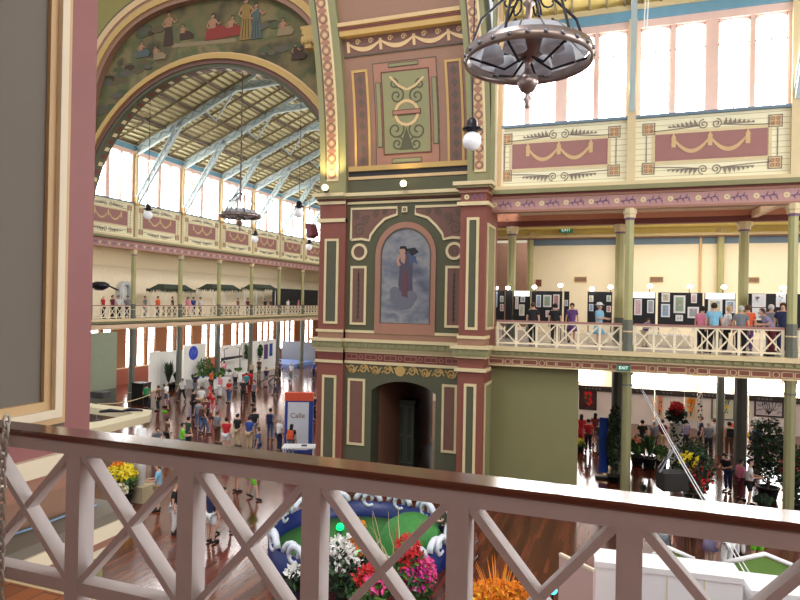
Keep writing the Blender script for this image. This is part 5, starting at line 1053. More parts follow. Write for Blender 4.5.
plant('fern', 'yellow-tipped green fern between the red and the pink flowers', 'plant', on_ring(381, 606), .42, 1.0, (((0, 0, .98), 'yellow', (.26, .26, .2), 90, .08),), None, 'strap', 2)
plant('flower_bed', 'tall pink, magenta and red spiky flowers at the right of the blue ring', 'flowers', on_ring(412, 612), .55, 1.5, (((-.1, 0, 1.35), 'red', (.36, .36, .55), 420, .065), ((.1, -.1, .95), 'magenta', (.42, .4, .35), 420, .07), ((.12, -.25, .8), 'white', .16, 60, .09), ((.25, 0, 1.0), 'pink', (.35, .3, .4), 380, .065)), None, 'bush', 1, 'flower beds of the garden ring')
plant('flower_bed', 'small white blossoms at the far left edge of the blue ring bed', 'flowers', on_ring(298, 588), .4, .5, (((0, 0, .42), 'white', (.34, .34, .16), 90, .1),), None, 'bush', 0, 'flower beds of the garden ring')
for (x, y, n_, k_, R_, H_, lab) in ((404, 606, 34, 'red', .5, 2.1, 'spray of thin upright red spikes above the pink flowers'), (498, 622, 60, 'orange', .95, 1.5, 'spray of thin orange grass spikes above the low orange bed'), (372, 600, 16, 'red', .3, 1.4, 'small spray of red spikes beside the yellow-tipped fern')):
    q0 = on_ring(x, y); sp = thing('flower_spikes', lab, 'flowers', tuple(q0)); h = MB(); leafy(h, q0, R_, H_, n_, FM(k_), .022, random, 0); h.build('spikes', sp); h = MB(); leafy(h, q0, R_*.8, H_*.5, n_, LEAF[1], .03, random, 0); h.build('foliage', sp)
t3 = thing('bare_branch', 'pale bare twisting branches rising in front of the green mound', 'branch', tuple(on_ring(396, 586))); h = MB(); b = on_ring(396, 586)
for i in range(9):
    r2 = random.Random(i); P = [b]; d = Vector((r2.uniform(-.5, .5), r2.uniform(-.3, .3), 1)).normalized()
    for j in range(6): d = (d+Vector((r2.uniform(-.35, .35), r2.uniform(-.3, .3), .05))).normalized(); P.append(P[-1]+d*.34)
    h.tube(P, [.03-.004*j for j in range(7)], K('branch_pale', (196, 176, 130)), 5)
h.build('twigs', t3)
for (x, y, lab) in ((340, 527, 'glowing green garden lamp, upper one behind the white flowers'), (357, 553, 'glowing green garden lamp, lower one beside the orange flowers')):
    p = atD(x, y, 17.2+(.6 if y < 540 else 0)); t = thing('garden_lamp', lab, 'lamp', (p.x, p.y, G+.2), 'green garden lamps'); h = MB(); h.tube([(p.x, p.y, G+.2), tuple(p)], .025, 'steel', 6); h.build('stake', t); h = MB(); h.ball(p, .11, K('lamp_green', (0, 255, 100), emit=3, noise=0), 12, 8); h.lathe(p, [(.03, -.2), (.12, -.12), (.14, -.06), (.12, -.06)], K('lamp_green_cap', (40, 110, 80)), 12); h.build('lamp_head', t)
b = GB(458, 560); t = thing('barrel_planter', 'brown wooden half barrel beside the fair-haired person in green', 'planter', tuple(b)); h = MB(); h.lathe(b, [(.5, 0), (.58, .4), (.55, .78), (.5, .78), (.5, .6)], K('barrel_wood', (104, 62, 42), noise=.3), 18); h.build('barrel', t)
for z in (.15, .62):
    h = MB(); h.lathe(b, [(.575, z), (.6, z+.03), (.575, z+.06)], 'steel', 18, False); h.build('hoop', t)
plant('grass_planter', 'orange and yellow grassy flowers in a low bed under the railing', 'flowers', GB(500, 636), .95, 1.05, (((.1, 0, .95), 'orange', (.85, .55, .32), 620, .07), ((-.2, 0, .8), 'yellow', (.75, .5, .32), 320, .07)), None, 'strap', 2, None, 420)
b = GB(553, 640); t = thing('blue_lamp', 'small glowing blue-green lamp in front of the pale banner', 'lamp', tuple(b)); p = atD(553, 590, 14.6); b = Vector((p.x, p.y, G)); t.location = b; h = MB(); h.tube([b, p], .02, 'iron', 5); h.build('stake', t); h = MB(); h.ball(p, .1, K('lamp_cyan', (60, 220, 240), emit=5, noise=0), 10, 6); h.build('lamp_head', t)
# pale banner and white booths at the lower right
ZB = G+2.25; a, b = onZ(560, 554, ZB), onZ(594, 570.5, ZB); t = thing('display_banner', 'pale pink upright banner panel with a cream edge, angled, under the railing', 'banner', tuple((a+b)/2+Vector((0, 0, G-ZB))))
d = (b-a).normalized(); nn_ = Vector((d.y, -d.x, 0)); h = MB(); h.bar(Vector(((a.x+b.x)/2, (a.y+b.y)/2, G+.05)), Vector(((a.x+b.x)/2, (a.y+b.y)/2, ZB)), (b-a).length, .05, K('banner_pink', (206, 172, 164)), nn_); h.build('panel', t)
h = MB(); h.bar(a, b, .07, .06, 'offwhite'); h.build('top_rail', t); h = MB(); h.bar((a.x, a.y, G+.03), (b.x, b.y, G+.03), .4, .06, 'steel'); h.build('base', t)
BW = K('booth_white', (244, 244, 246), rough=.5, noise=.02)
def booth(x0, y0, x1, y1, thick, zt, lab):
    a, b = onZ(x0, y0, zt), onZ(x1, y1, zt); d = (b-a); d.z = 0; L = d.length; d.normalize(); n_ = Vector((-d.y, d.x, 0))
    t = thing('white_booth', lab, 'booth', (a.x, a.y, G), 'white booths'); f = lambda u, v, w: tuple(a+d*u+n_*v+Vector((0, 0, w-zt)))
    h = MB(f); h.box(0, L, 0, thick, G, zt-.12, BW); h.build('wall', t); h = MB(f); h.box(-.02, L+.02, -.02, thick+.02, zt-.12, zt, BW); h.build('top', t)
    for u in [L*(i+1)/4 for i in range(3)]:
        h = MB(f); h.box(u-.015, u+.015, -.012, 0, G+.05, zt-.14, 'offwhite'); h.build('seam', t)
    return t
booth(596, 561, 743, 578.5, .75, -5.5, 'long white booth wall with flat bright top at the lower right')
booth(752, 590, 850, 602, .9, -5.7, 'second white booth block at the bottom right corner')
for (xa_, ya_, xm, ym, xb_, yb_, D, lab) in ((653, 555, 668, 547.5, 694, 559, 15.6, 'small green gable panel with white edge behind the long booth, left one'), (727, 562, 765, 554, 792, 565, 14.4, 'larger green gable with white edge behind the booths, right one')):
    P = [atD(x, y, D) for (x, y) in ((xa_, ya_), (xm, ym), (xb_, yb_))]; t = thing('gable_panel', lab, 'panel', (P[1].x, P[1].y, G), 'green gable panels'); back = Vector((.04, .12, 0))
    h = MB(); lo = [p-Vector((0, 0, .35)) for p in (P[0], P[2])]; V = [P[0], P[1], P[2], lo[1], lo[0]]; V = [tuple(p) for p in V]+[tuple(p+back) for p in V]
    h.add(V, [(0, 1, 2, 3, 4)[::-1], (5, 6, 7, 8, 9), (0, 1, 6, 5), (1, 2, 7, 6)], K('canopy_green', (112, 150, 70))); h.build('cover', t)
    h = MB(); h.tube(P, .055, BW, 6); h.build('edge_trim', t)
    for p in lo:
        h = MB(); h.box(p.x-.03, p.x+.03, p.y-.03, p.y+.03, G, p.z, BW); h.build('post', t)
# cables and hanging speaker on the right
p = atD(672, 479, 21); t = thing('hanging_speaker', 'black loudspeaker box hanging from white cables above the right hall floor', 'loudspeaker', tuple(p))
h = MB(); f = lambda u, v, w: tuple(p+CR*u*1+Vector((0, 0, v))+Vector((-CR.y, CR.x, 0))*w); h = MB(f); h.box(-.42, .42, -.34, .26, -.3, .3, K('speaker_black', (34, 32, 34))); h.build('cabinet', t); h = MB(f); h.box(-.38, .38, -.3, .22, -.32, -.3, 'dark'); h.build('grille', t)
h = MB(); ap = p+Vector((.1, 0, 1.15))
for s in (-1, 1):
    for s2 in (-1, 1): h.tube([p+CR*.45*s+Vector((0, s2*.3, .3)), ap], .03, 'steel', 5)
h.tube([p+CR*-.3+Vector((0, 0, .7)), p+CR*.35+Vector((0, 0, .7))], .03, 'steel', 5); h.build('bracket', t)
for s, lab in ((0, 'white cable slanting down past the speaker, left one of two'), (1, 'white cable slanting down past the speaker, right one of two')):
    A_, B_ = atD(638+s*1.5, 384, 22.8), atD(763+s*5, 604, 13.2); h = MB(); h.tube([A_, A_.lerp(B_, .45)+Vector((0, 0, -.1)), B_, (B_.x, B_.y, G+.02)], .014, K('cable_white', (232, 232, 236)), 6); o = h.build('cable'); tag(o, lab, 'cable', 'slanting cables')
for s, lab in ((0, 'thin white hanging cable before the right windows, left one'), (1, 'thin white hanging cable before the right windows, right one')):
    A_ = atD(644+s*3, 28, 21); B_ = A_+Vector((.1, 0, 12.6-A_.z)); h = MB(); h.tube([A_, B_], .02, 'white', 5); o = h.build('cable'); tag(o, lab, 'cable', 'cables before the windows')
# ---- right aisle on the ground floor
PW = K('partition_white', (236, 234, 228), noise=.03)
ya = 43.4
SEG = [(578, 612), (629, 654), (655, 684), (684.5, 737), (749, 784), (786, 815)]
SL = ['white display wall with dark red picture behind the red-clothed visitors', 'white display wall behind the potted plants', 'white display wall behind the red flower pillar', 'white display wall with orange and green pictures', 'white display wall with a black and white picture', 'white display wall past the right front column']
for (a, b), lab in zip(SEG, SL):
    A_, B_ = onY(a, 400, ya).x, onY(b, 400, ya).x; t = thing('display_wall', lab, 'partition', ((A_+B_)/2, ya, G), 'white display walls of the right aisle')
    h = MB(); h.box(A_, B_, ya, ya+.1, G, -5.72, PW); h.build('panel', t); h = MB(); h.box(A_, B_, ya-.12, ya+.1, -5.72, -5.38, K('fascia_dark', (58, 54, 50))); h.build('fascia', t)
    h = MB(); n = int((B_-A_)/.22)
    for i in range(2, n-2): h.box(A_+.22*i, A_+.22*i+.13, ya-.135, ya-.12, -5.6, -5.49, 'steel')
    h.build('sign_line', t)
for i, (x0, y0, x1, y1, bg_, fg, lab) in enumerate(((579, 389, 597, 409, (70, 40, 44), 'red', 'dark red flower picture at the left of the right aisle'), (656, 394, 664, 418, (206, 196, 180), 'peach', 'pale floral picture left of the red flower pillar'), (684.5, 396, 697, 419, (216, 206, 180), 'orange', 'orange and green flower picture left of the grey-framed one'), (711, 395, 735, 419, (216, 224, 196), 'yellow', 'large yellow-green flower picture in a grey frame'), (754, 397, 784, 416, (206, 202, 206), 'purple', 'wide black and white branch picture in a dark frame'))):
    p, q_ = onY(x0, y1, ya-.02), onY(x1, y0, ya-.02); h = MB(FY(ya)); h.frame(p.x, q_.x, p.z, q_.z, .09, 0, .06, 'steel' if i == 3 else 'dark' if i in (0, 4) else 'offwhite'); h.box(p.x+.05, q_.x-.05, p.z+.05, q_.z-.05, 0, .03, K('picture_ground_%s' % fg, bg_)); o = h.build('flower_picture'); tag(o, lab, 'picture', 'flower pictures of the right aisle')
    h = MB(FY(ya)); r2 = random.Random(i); cw, ch_ = (q_.x-p.x), (q_.z-p.z)
    for j in range(16 if i != 4 else 0): h.disc(p.x+cw*r2.uniform(.25, .75), p.z+ch_*r2.uniform(.25, .85), r2.uniform(.05, .11), .03, .035+.001*j, FM(fg) if i != 3 or j % 3 else LEAF[2], 9)
    for j in range(6): x_ = p.x+cw*r2.uniform(.25, .75); h.ribbon([(p.x+cw*.5, p.z+ch_*.12), (x_, p.z+ch_*.5), (x_+r2.uniform(-.15, .15), p.z+ch_*.85)], .035, .03, .034, LEAF[1] if i != 4 else K('ink', (30, 30, 34)))
    if i == 4:
        for j in range(14): x_ = p.x+cw*r2.uniform(.12, .88); z_ = p.z+ch_*r2.uniform(.2, .8); h.ribbon([(x_, z_), (x_+r2.uniform(-.2, .2), z_+r2.uniform(-.15, .15)), (x_+r2.uniform(-.3, .3), z_+r2.uniform(-.2, .2))], .03, .03, .036, K('ink', (30, 30, 34)))
    h.build('painted_flowers', o)
SPK = mat('spotted_cloth', (220, 216, 204), .7, noise=0); nt = SPK.node_tree; vo = nt.nodes.new('ShaderNodeTexVoronoi'); vo.inputs['Scale'].default_value = 7; tc = nt.nodes.new('ShaderNodeTexCoord'); cr = nt.nodes.new('ShaderNodeValToRGB'); cr.color_ramp.interpolation = 'CONSTANT'; cr.color_ramp.elements[0].color = (.02, .02, .02, 1); cr.color_ramp.elements[1].position = .42; cr.color_ramp.elements[1].color = lin((214, 210, 200))
nt.links.new(tc.outputs['Object'], vo.inputs['Vector']); nt.links.new(vo.outputs['Distance'], cr.inputs[0]); nt.links.new(cr.outputs[0], nt.nodes['Principled BSDF'].inputs['Base Color'])
b = GB(676, 470); t = thing('flower_pillar', 'spotted black and white pillar topped with red flowers in the right aisle', 'flower stand', tuple(b)); h = MB(); h.lathe(b, [(.36, 0), (.3, .1), (.27, 1.2), (.3, 2.1), (.36, 2.2)], SPK, 18); h.build('pillar', t); h = MB(); h.petals(b+Vector((0, 0, 2.55)), (.5, .5, .42), 160, .16, LEAF[0]); h.build('foliage', t); h = MB(); h.petals(b+Vector((-.05, -.1, 2.95)), (.34, .3, .3), 130, .14, FM('red')); h.build('blossoms', t)
b = GB(699.5, 431); t = thing('spotted_post', 'tall slim spotted post against the white display walls', 'post', tuple(b)); h = MB(); h.box(b.x-.13, b.x+.13, b.y-.13, b.y+.13, G, -5.3, SPK); h.build('shaft', t)
for args in (
 ('potted_bush', 'tall dark feathery bush beside the right front column', 'plant', GB(768, 499), .75, 3.3, (), (.4, .5, 'pot_dark', (44, 40, 38)), 'bush', 0, None, 700),
 ('potted_bush', 'dark reddish bush just left of the tall feathery one at the right column', 'plant', GB(793, 512), .5, 2.6, (((0, 0, 1.6), 'red', (.5, .5, .7), 60, .08),), (.35, .4, 'pot_dark', (44, 40, 38)), 'bush', 0, None, 500),
 ('flower_mound', 'dark flower arrangement with yellow and red blooms left of the stooping person', 'flowers', GB(693, 507), .75, 2.7, (((-.2, -.4, 1.9), 'yellow', (.35, .3, .4), 40, .15), ((.2, -.3, 1.3), 'red', (.5, .4, .6), 90, .1)), (.4, .4, 'pot_dark', (44, 40, 38)), 'bush', 0, None, 600),
 ('flower_mound', 'grassy green plant mound before the grey striped visitor', 'flowers', GB(690, 476), .6, 1.2, (), (.35, .35, 'pot_dark', (44, 40, 38)), 'strap', 1, None, 300),
 ('potted_bush', 'green bush in dark pot just right of the front column', 'plant', GB(637, 466), .36, 1.5, (((0, -.2, 1.3), 'peach', .2, 40, .09),), (.3, .5, 'pot_black', (22, 22, 22)), 'bush', 1, None, 240),
 ('potted_bush', 'dark palm in black pot, second right of the front column', 'plant', GB(649, 468), .4, 1.7, (), (.3, .5, 'pot_black', (22, 22, 22)), 'strap', 1, None, 240),
 ('potted_bush', 'low bush with white lights, third right of the front column', 'plant', GB(661, 466), .34, 1.0, (((0, -.2, .5), 'cream', .25, 50, .09),), (.3, .4, 'pot_black', (22, 22, 22)), 'bush', 1, None, 220),
 ('climbing_plant', 'dark climbing foliage at the left of the front column', 'plant', GB(614, 482), .34, 3.4, (), (.3, .3, 'pot_black', (22, 22, 22)), 'bush', 0, None, 420),
 ('small_plant', 'tiny dark spiky plant on the glossy floor left of the speaker', 'plant', GB(643.5, 496), .22, .5, (), (.14, .14, 'pot_black', (22, 22, 22)), 'strap', 0, None, 120),
 ('small_plant', 'small leafy plant on the floor right of the phone user', 'plant', GB(764, 508), .35, .5, (), (.2, .16, 'pot_black', (22, 22, 22)), 'bush', 0, None, 150),
 ('flower_vase', 'white flower heads over a tall striped vase left of the feathery bush', 'flowers', GB(757, 462), .3, 2.2, (((0, 0, 2.0), 'white', .28, 110, .11), ((-.5, 0, 1.3), 'yellow', .15, 40, .09)), (.2, 1.6, 'vase_blue', (50, 110, 170)), 'bush', 1, None, 60),
 ('flower_vase', 'low gold-lit flowers on the floor of the right aisle, left end', 'flowers', GB(580.5, 452), .3, .6, (((0, 0, .5), 'yellow', .25, 60, .1),), (.2, .25, 'pot_black', (22, 22, 22)), 'bush', 1, None, 80)):
    plant(*args)
b = GB(602.5, 478); t = thing('feather_banner', 'upright blue banner on a dark stand beside the dark-green visitor', 'banner', tuple(b)); h = MB(); pb, pt = onY(601, 470, b.y), onY(608, 418, b.y); h.box(b.x-.17, b.x+.2, b.y-.02, b.y+.02, G+.25, pt.z, K('banner_blue', (34, 82, 190))); h.build('flag', t); h = MB(); h.tube([b+Vector((.22, 0, 0)), (b.x+.22, b.y, pt.z+.05)], .02, 'steel', 6); h.build('pole', t); h = MB(); h.box(b.x-.3, b.x+.35, b.y-.2, b.y+.2, G, G+.1, 'dark'); h.build('foot', t)
# cupboard and wall piece in the passage
p = onY(404, 440, 27.5); t = thing('tall_cupboard', 'grey-green panelled cupboard standing inside the dark passage', 'cabinet', (p.x, 27.5, G)); xa_, xb_ = onY(397, 430, 27.5).x, onY(414, 430, 27.5).x
h = MB(); h.box(xa_, xb_, 27.5, 28.2, G, -4.75, K('cupboard_green', (84, 90, 80))); h.build('carcass', t); h = MB(); h.box(xa_-.06, xb_+.06, 27.42, 28.26, -4.75, -4.6, K('cupboard_green', (84, 90, 80))); h.build('cornice', t)
for i in range(2):
    u0_, u1_2 = xa_+.04+i*(xb_-xa_-.04)/2, xa_+(i+1)*(xb_-xa_-.04)/2; d_ = MB(FY(27.5)); d_.frame(u0_, u1_2, G+.15, -4.85, .08, 0, .03, K('cupboard_light', (112, 118, 106))); d_.box(u0_+.08, u1_2-.08, -6.3, -6.2, 0, .03, K('cupboard_light', (112, 118, 106))); o = d_.build('door', t)
    k_ = MB(); k_.ball((u1_2-.06 if i == 0 else u0_+.06, 27.44, -6.1), .03, 'steel', 8, 5); o2 = k_.build('knob'); o2.parent = o; o2.matrix_parent_inverse = o.matrix_parent_inverse
# ================================================================== LEFT ARM, KIOSK, FOREGROUND
def frame_at(c, ang):       # local frame: u right, v up, w toward the viewer; ang = compass of w
    wv = Vector((math.cos(ang), math.sin(ang), 0)); uv = Vector((-wv.y, wv.x, 0)); c = Vector(c)
    return lambda u, v, w: tuple(c+uv*u+Vector((0, 0, v))+wv*w)
# kiosk
b = GB(298, 453); ang = math.atan2(-b.y, -b.x)-.12; f = frame_at(b, ang); t = thing('info_kiosk', 'blue information panel with orange header and white poster beside the red pier', 'kiosk', tuple(b)); wv = Vector((math.cos(ang), math.sin(ang), 0)); uv = Vector((-wv.y, wv.x, 0))
h = MB(f); h.box(-.7, .7, 0, 2.62, -.3, 0, K('kiosk_blue', (40, 66, 150))); h.build('body', t); h = MB(f); h.box(-.72, .72, 2.62, 3.02, -.32, .03, K('kiosk_orange', (222, 90, 60))); h.build('header', t)
h = MB(f); h.box(-.55, .5, .15, 2.55, 0, .015, K('poster_white', (216, 220, 226))); o = h.build('poster', t)
h = MB(f); h.box(-.25, .4, 1.1, 1.62, .015, .02, K('poster_green', (92, 130, 110))); h.box(-.38, .2, 2.2, 2.38, .015, .02, K('poster_beige', (196, 190, 160))); h.box(-.46, -.42, 2.26, 2.36, .015, .02, 'darkred')
for i in range(6): h.box(-.2, .35, .3+.11*i, .35+.11*i, .015, .018, 'steel')
h.build('poster_print', o).matrix_parent_inverse = Matrix.Identity(4) if 0 else o.matrix_parent_inverse
text('Calle', b+wv*.03+uv*-.05+Vector((0, 0, 1.88)), uv, .36, 'brownpink', t)
for i in range(3): pass
b2 = GB(299, 466); f2_ = frame_at(b2, ang); t = thing('leaflet_table', 'small white table in front of the kiosk', 'table', tuple(b2)); h = MB(f2_); h.box(-.75, .75, .88, .94, -.4, .4, 'white'); h.build('tabletop', t); h = MB(f2_); h.box(.1, .35, .94, .97, -.1, .1, 'dark'); h.build('leaflets', t)
for su in (-1, 1):
    for sw in (-1, 1): h = MB(f2_); h.box(su*.68-.03, su*.68+.03, 0, .88, sw*.34-.03, sw*.34+.03, 'white'); h.build('leg', t)
# cream angular stand with post
zt = -4.75; t = thing('cream_canopy', 'cream flat triangular canopy on a round white column beyond the pink pier', 'canopy', (*gp(140, 500), G))
P = [onZ(x, y, zt) for (x, y) in ((60, 397), (95, 404), (152, 410), (150, 415), (100, 427), (60, 432))]
h = MB(); o_ = [(p.x, p.y) for p in P]; ii = [onZ(x, y, zt) for (x, y) in ((60, 403), (100, 408.5), (130, 412), (133, 413.5), (100, 421), (60, 426))]; h.band([(p.x, p.y) for p in ii], o_, zt-.28, zt, K('canopy_cream', (218, 204, 168))); h.build('frame', t)
b = GB(140, 500); h = MB(); h.lathe(b, [(.19, .55), (.18, 2.7)], 'white', 18); h.build('column', t); h = MB(); h.box(b.x-.42, b.x+.42, b.y-.35, b.y+.35, G, G+.6, K('pedestal_beige', (186, 170, 136))); h.build('pedestal', t)
for (x, y, L, lab) in ((112, 413, .5, 'dark instrument lying on the cream canopy, nearer the pier'), (133, 412, .4, 'dark small fitting on the tip of the cream canopy')):
    p = onZ(x, y, zt+.02); h = MB(); h.tube([p+CR*-L+Vector((0, 0, .05)), p+CR*-.1+Vector((0, 0, .1)), p+CR*L+Vector((0, 0, .06))], [.05, .08, .04], 'iron', 7); tag(h.build('floodlight'), lab, 'lamp', 'dark fittings on the canopy')
p = onZ(100, 398, zt); t = thing('fitting_stand', 'dark bundle of fittings at the canopy end beside the pink pier', 'equipment', tuple(p)); h = MB(); h.box(p.x-.4, p.x+.4, p.y-.25, p.y+.25, p.z+.02, p.z+.3, 'dark'); h.build('case', t)
for i in range(3): h = MB(); h.tube([p+Vector((-.2+.2*i, -.1, .3)), p+Vector((-.25+.22*i, -.35, .02))], .02, 'iron', 5); h.build('strut', t)
b = GB(141, 404); t = thing('barrier_box', 'black box beside the first far ground column', 'box', tuple(b)); h = MB(); h.box(b.x-.5, b.x+.5, b.y-.4, b.y+.4, G, G+1.5, K('box_black', (30, 26, 26))); h.build('case', t); h = MB(); h.box(b.x-.53, b.x+.53, b.y-.43, b.y+.43, G+1.5, G+1.56, 'dark'); h.build('lid', t)
h = MB(); a_, b_ = onZ(97, 404, G+1.0), onZ(151, 394.5, G+1.0); h.tube([a_.lerp(b_, i/10)+Vector((0, 0, -.2*math.sin(pi*i/10))) for i in range(11)], .03, K('rope_cream', (216, 196, 150)), 6); tag(h.build('rope'), 'pale barrier rope stretched past the black box', 'rope')
for e, lab in ((a_, 'slim barrier post at the pier end of the rope'), (b_, 'slim barrier post at the green-shirted end of the rope')):
    h = MB(); h.lathe((e.x, e.y, G), [(.18, 0), (.17, .04), (.03, .06), (.025, 1.02), (.05, 1.06)], 'steel', 12); tag(h.build('barrier_post'), lab, 'post', 'barrier posts')
plant('flower_tub', 'bright yellow chrysanthemum mound in a tub below the handrail, near the pier', 'flowers', GB(120, 505), .65, 1.35, (((0, 0, 1.15), 'yellow', (.6, .6, .3), 420, .1), ((.2, -.3, .7), 'cream', (.4, .3, .25), 120, .09), ((-.35, .2, 1.4), 'orange', (.2, .2, .15), 60, .09)), (.45, .5, 'tub_black', (36, 32, 30)), 'bush', 1)
# green partition at the near end of the left arm
m = MB(FX(XL)); ya_, yb_ = 30.2, onX(117, 350, XL).y; m.box(ya_, yb_, G, -2.55, -.12, 0, K('partition_sage', (138, 146, 124))); m.box(ya_, yb_, G, -6.6, 0, .03, 'colgrey'); st('partition_left', m)
# white flower-show walls in the left aisle (set along the arm)
XW = XL-1.6
def lw(x0, x1, ztop, lab, X=XW):
    a, b = onX(x0, 350, X).y, onX(x1, 350, X).y; t = thing('show_wall', lab, 'partition', (X, (a+b)/2, G), 'white show walls of the left arm'); h = MB(FX(X)); h.box(a, b, G, ztop, -.12, 0, PW); h.build('panel', t); h = MB(FX(X)); h.box(a, b, G, G+.14, 0, .03, 'offwhite'); h.build('plinth', t); return t
lw(150, 160, -4.45, 'narrow bright white show wall left of the big palm')
lw(160.5, 183, -4.55, 'white show wall behind the big potted palm')
wl_ = lw(184, 206, -4.15, 'white show wall carrying a blue disc')
lw(221, 241, -4.6, 'white show wall with two hanging plants, left half', XW-.3); lw(241.5, 276, -4.4, 'longest white show wall with hanging plants')
p = onX(193.5, 353, XW+.02); h = MB(FX(XW)); h.disc(p.y, p.z, .62, .0, .03, K('disc_blue', (56, 76, 190)), 28); o = h.build('blue_disc', wl_); h = MB(FX(XW)); h.ribbon([(p.y-.35, p.z-.2), (p.y-.1, p.z+.25), (p.y+.2, p.z-.1), (p.y+.4, p.z+.25)], .06, .03, .035, K('disc_line', (110, 126, 216))); h.build('disc_mark', o)
for (x, y, R, H, lab, dk) in ((170, 386, .7, 2.7, 'big potted palm before the left white show wall', 0), (178, 388, .5, 1.6, 'dark shrub in black pot right of the big palm', 0), (206, 385, .7, 2.4, 'leafy potted tree right of the blue disc', 1), (213, 388, .45, 1.4, 'small green shrub beside the third far column', 1), (222, 386, .4, 1.2, 'grassy pot plant amid the plant tables', 1)):
    plant('potted_palm', lab, 'plant', Vector((XW+.75, onX(x, 300, XW+.75).y, G)), R, H, (), (.38, .55, 'pot_black', (22, 22, 22)), 'strap' if dk == 0 else 'bush', dk, 'potted plants of the left arm', 240)
for (x, y, r, L, lab) in ((247, 352, .34, 1.6, 'hanging green plant on the long white show wall, left one'), (260.5, 351, .34, 1.5, 'hanging green plant on the long white show wall, right one')):
    p = onX(x, y, XW+.25); t = thing('hanging_plant', lab, 'plant', tuple(p), 'hanging plants'); h = MB(); h.petals(p, (r*.6, r, L*.5), 130, .16, LEAF[1]); h.build('foliage', t); h = MB(); h.tube([p+Vector((0, 0, L*.4)), p+Vector((-.2, 0, L*.5+.12)), (XW, p.y, p.z+L*.5+.12)], .02, 'iron', 5); h.build('hook', t)
for (x, y, w_, hh, k, lab) in ((266, 352, .25, 1.5, 'purple', 'narrow purple hanging strip on the long show wall'), (271, 350, .2, 1.3, 'blue', 'narrow blue hanging strip at the right end of the long show wall')):
    p = onX(x, y, XW+.02); h = MB(FX(XW)); h.box(p.y-w_*1.5, p.y+w_*1.5, p.z-hh/2, p.z+hh/2, .0, .03, cm(k)); o = h.build('wall_hanging'); tag(o, lab, 'banner', 'wall hangings'); h = MB(FX(XW)); h.box(p.y-w_*1.6, p.y+w_*1.6, p.z+hh/2, p.z+hh/2+.06, 0, .05, 'dark'); h.build('rod', o)
# low white platform with plants and models in front of the walls
a, b = gp(196, 385), gp(250, 372)
for i, (x, y, lab) in enumerate(((199, 387, 'white display table with blue pot plants, left of three'), (217.5, 387, 'white display table with green plants, middle of three'), (236.5, 381.5, 'white display table with small plants, right of three'))):
    c = GB(x, y); t = thing('display_table', lab, 'table', tuple(c), 'white display tables of the left arm'); h = MB(); h.box(c.x-.5, c.x+.5, c.y-1.2, c.y+1.2, G+.7, G+.76, 'white'); h.build('tabletop', t); h = MB(); h.box(c.x-.47, c.x+.47, c.y-1.17, c.y+1.17, G, G+.7, 'white'); h.build('cloth', t)
    for j in range(4):
        q_ = c+Vector((random.uniform(-.25, .25), -.9+.6*j, .76)); pl = thing('pot_plant', 'small %s pot plant, %s along the %s white display table' % ((['blue-leaved', 'green', 'pale green'][i]), NTH[j], ['left', 'middle', 'right'][i]), 'plant', tuple(q_), 'pot plants on the white display tables')
        h = MB(); h.lathe(q_, [(.09, 0), (.13, .18), (.1, .18)], cm(['blue', 'black', 'white'][i]), 10); h.build('pot', pl); h = MB(); h.petals(q_+Vector((0, 0, .32)), (.2, .2, .18), 40, .1, LEAF[1+(j % 2)]); h.build('foliage', pl)
b = GB(247.5, 384); t = thing('red_tub', 'red tub on the floor right of the plant tables', 'tub', tuple(b)); h = MB(); h.lathe(b, [(.4, 0), (.5, .8), (.54, .84), (.5, .86), (.42, .6)], cm('red'), 18); h.build('tub', t); h = MB(); h.lathe(b+Vector((0, 0, .84)), [(.52, 0), (.3, .1), (.05, .14)], cm('red'), 16); h.build('lid', t)
b = GB(268, 384); t = thing('trestle', 'dark folded trestle leaning on the open floor near the column', 'trestle', tuple(b))
for s in (-1, 1):
    h = MB(); h.bar(b+Vector((-.5, s*.9, .04)), b+Vector((.5, s*.7, .8)), .08, .08, 'dark'); h.build('leg', t); 
h = MB(); h.bar(b+Vector((.5, -.75, .8)), b+Vector((.5, .75, .8)), .1, .1, 'dark'); h.build('top_bar', t)
# glider-like black model above the tables
p = onX(232, 358, XW+1.0); t = thing('model_frame', 'black horizontal frame of tubes on thin legs in front of the show wall', 'model', (p.x, p.y, G)); h = MB(); h.tube([p+Vector((0, -1.6, 0)), p+Vector((0, 1.6, .05))], .12, 'iron', 8); h.build('spar', t); h = MB(); h.tube([p+Vector((0, -2.2, -.4)), p+Vector((0, -1.0, .1)), p+Vector((0, 1.2, .1))], .06, 'iron', 6); h.build('boom', t)
for s in (-1, 1): h = MB(); h.tube([p+Vector((0, s*1.2, .1)), p+Vector((0, s*1.3, .9)), p+Vector((0, s*.7, 1.0))], .04, 'iron', 5); h.build('strut', t); h = MB(); h.tube([p+Vector((0, s*1.3, 0)), (p.x, p.y+s*1.4, G)], .03, 'iron', 5); h.build('leg', t)
# stage at the far end of the left arm
b = GB(287, 366); t = thing('blue_stage', 'low blue stage platform far back right of the white show walls', 'stage', tuple(b)); h = MB(); h.box(b.x-3, b.x+1.6, b.y-1.5, b.y+4, G, G+.35, K('stage_blue', (110, 136, 190))); h.build('deck', t); h = MB(); h.box(b.x-3, b.x+1.6, b.y+3.9, b.y+4, G+.35, G+2.6, cm('grey')); h.build('backdrop', t)
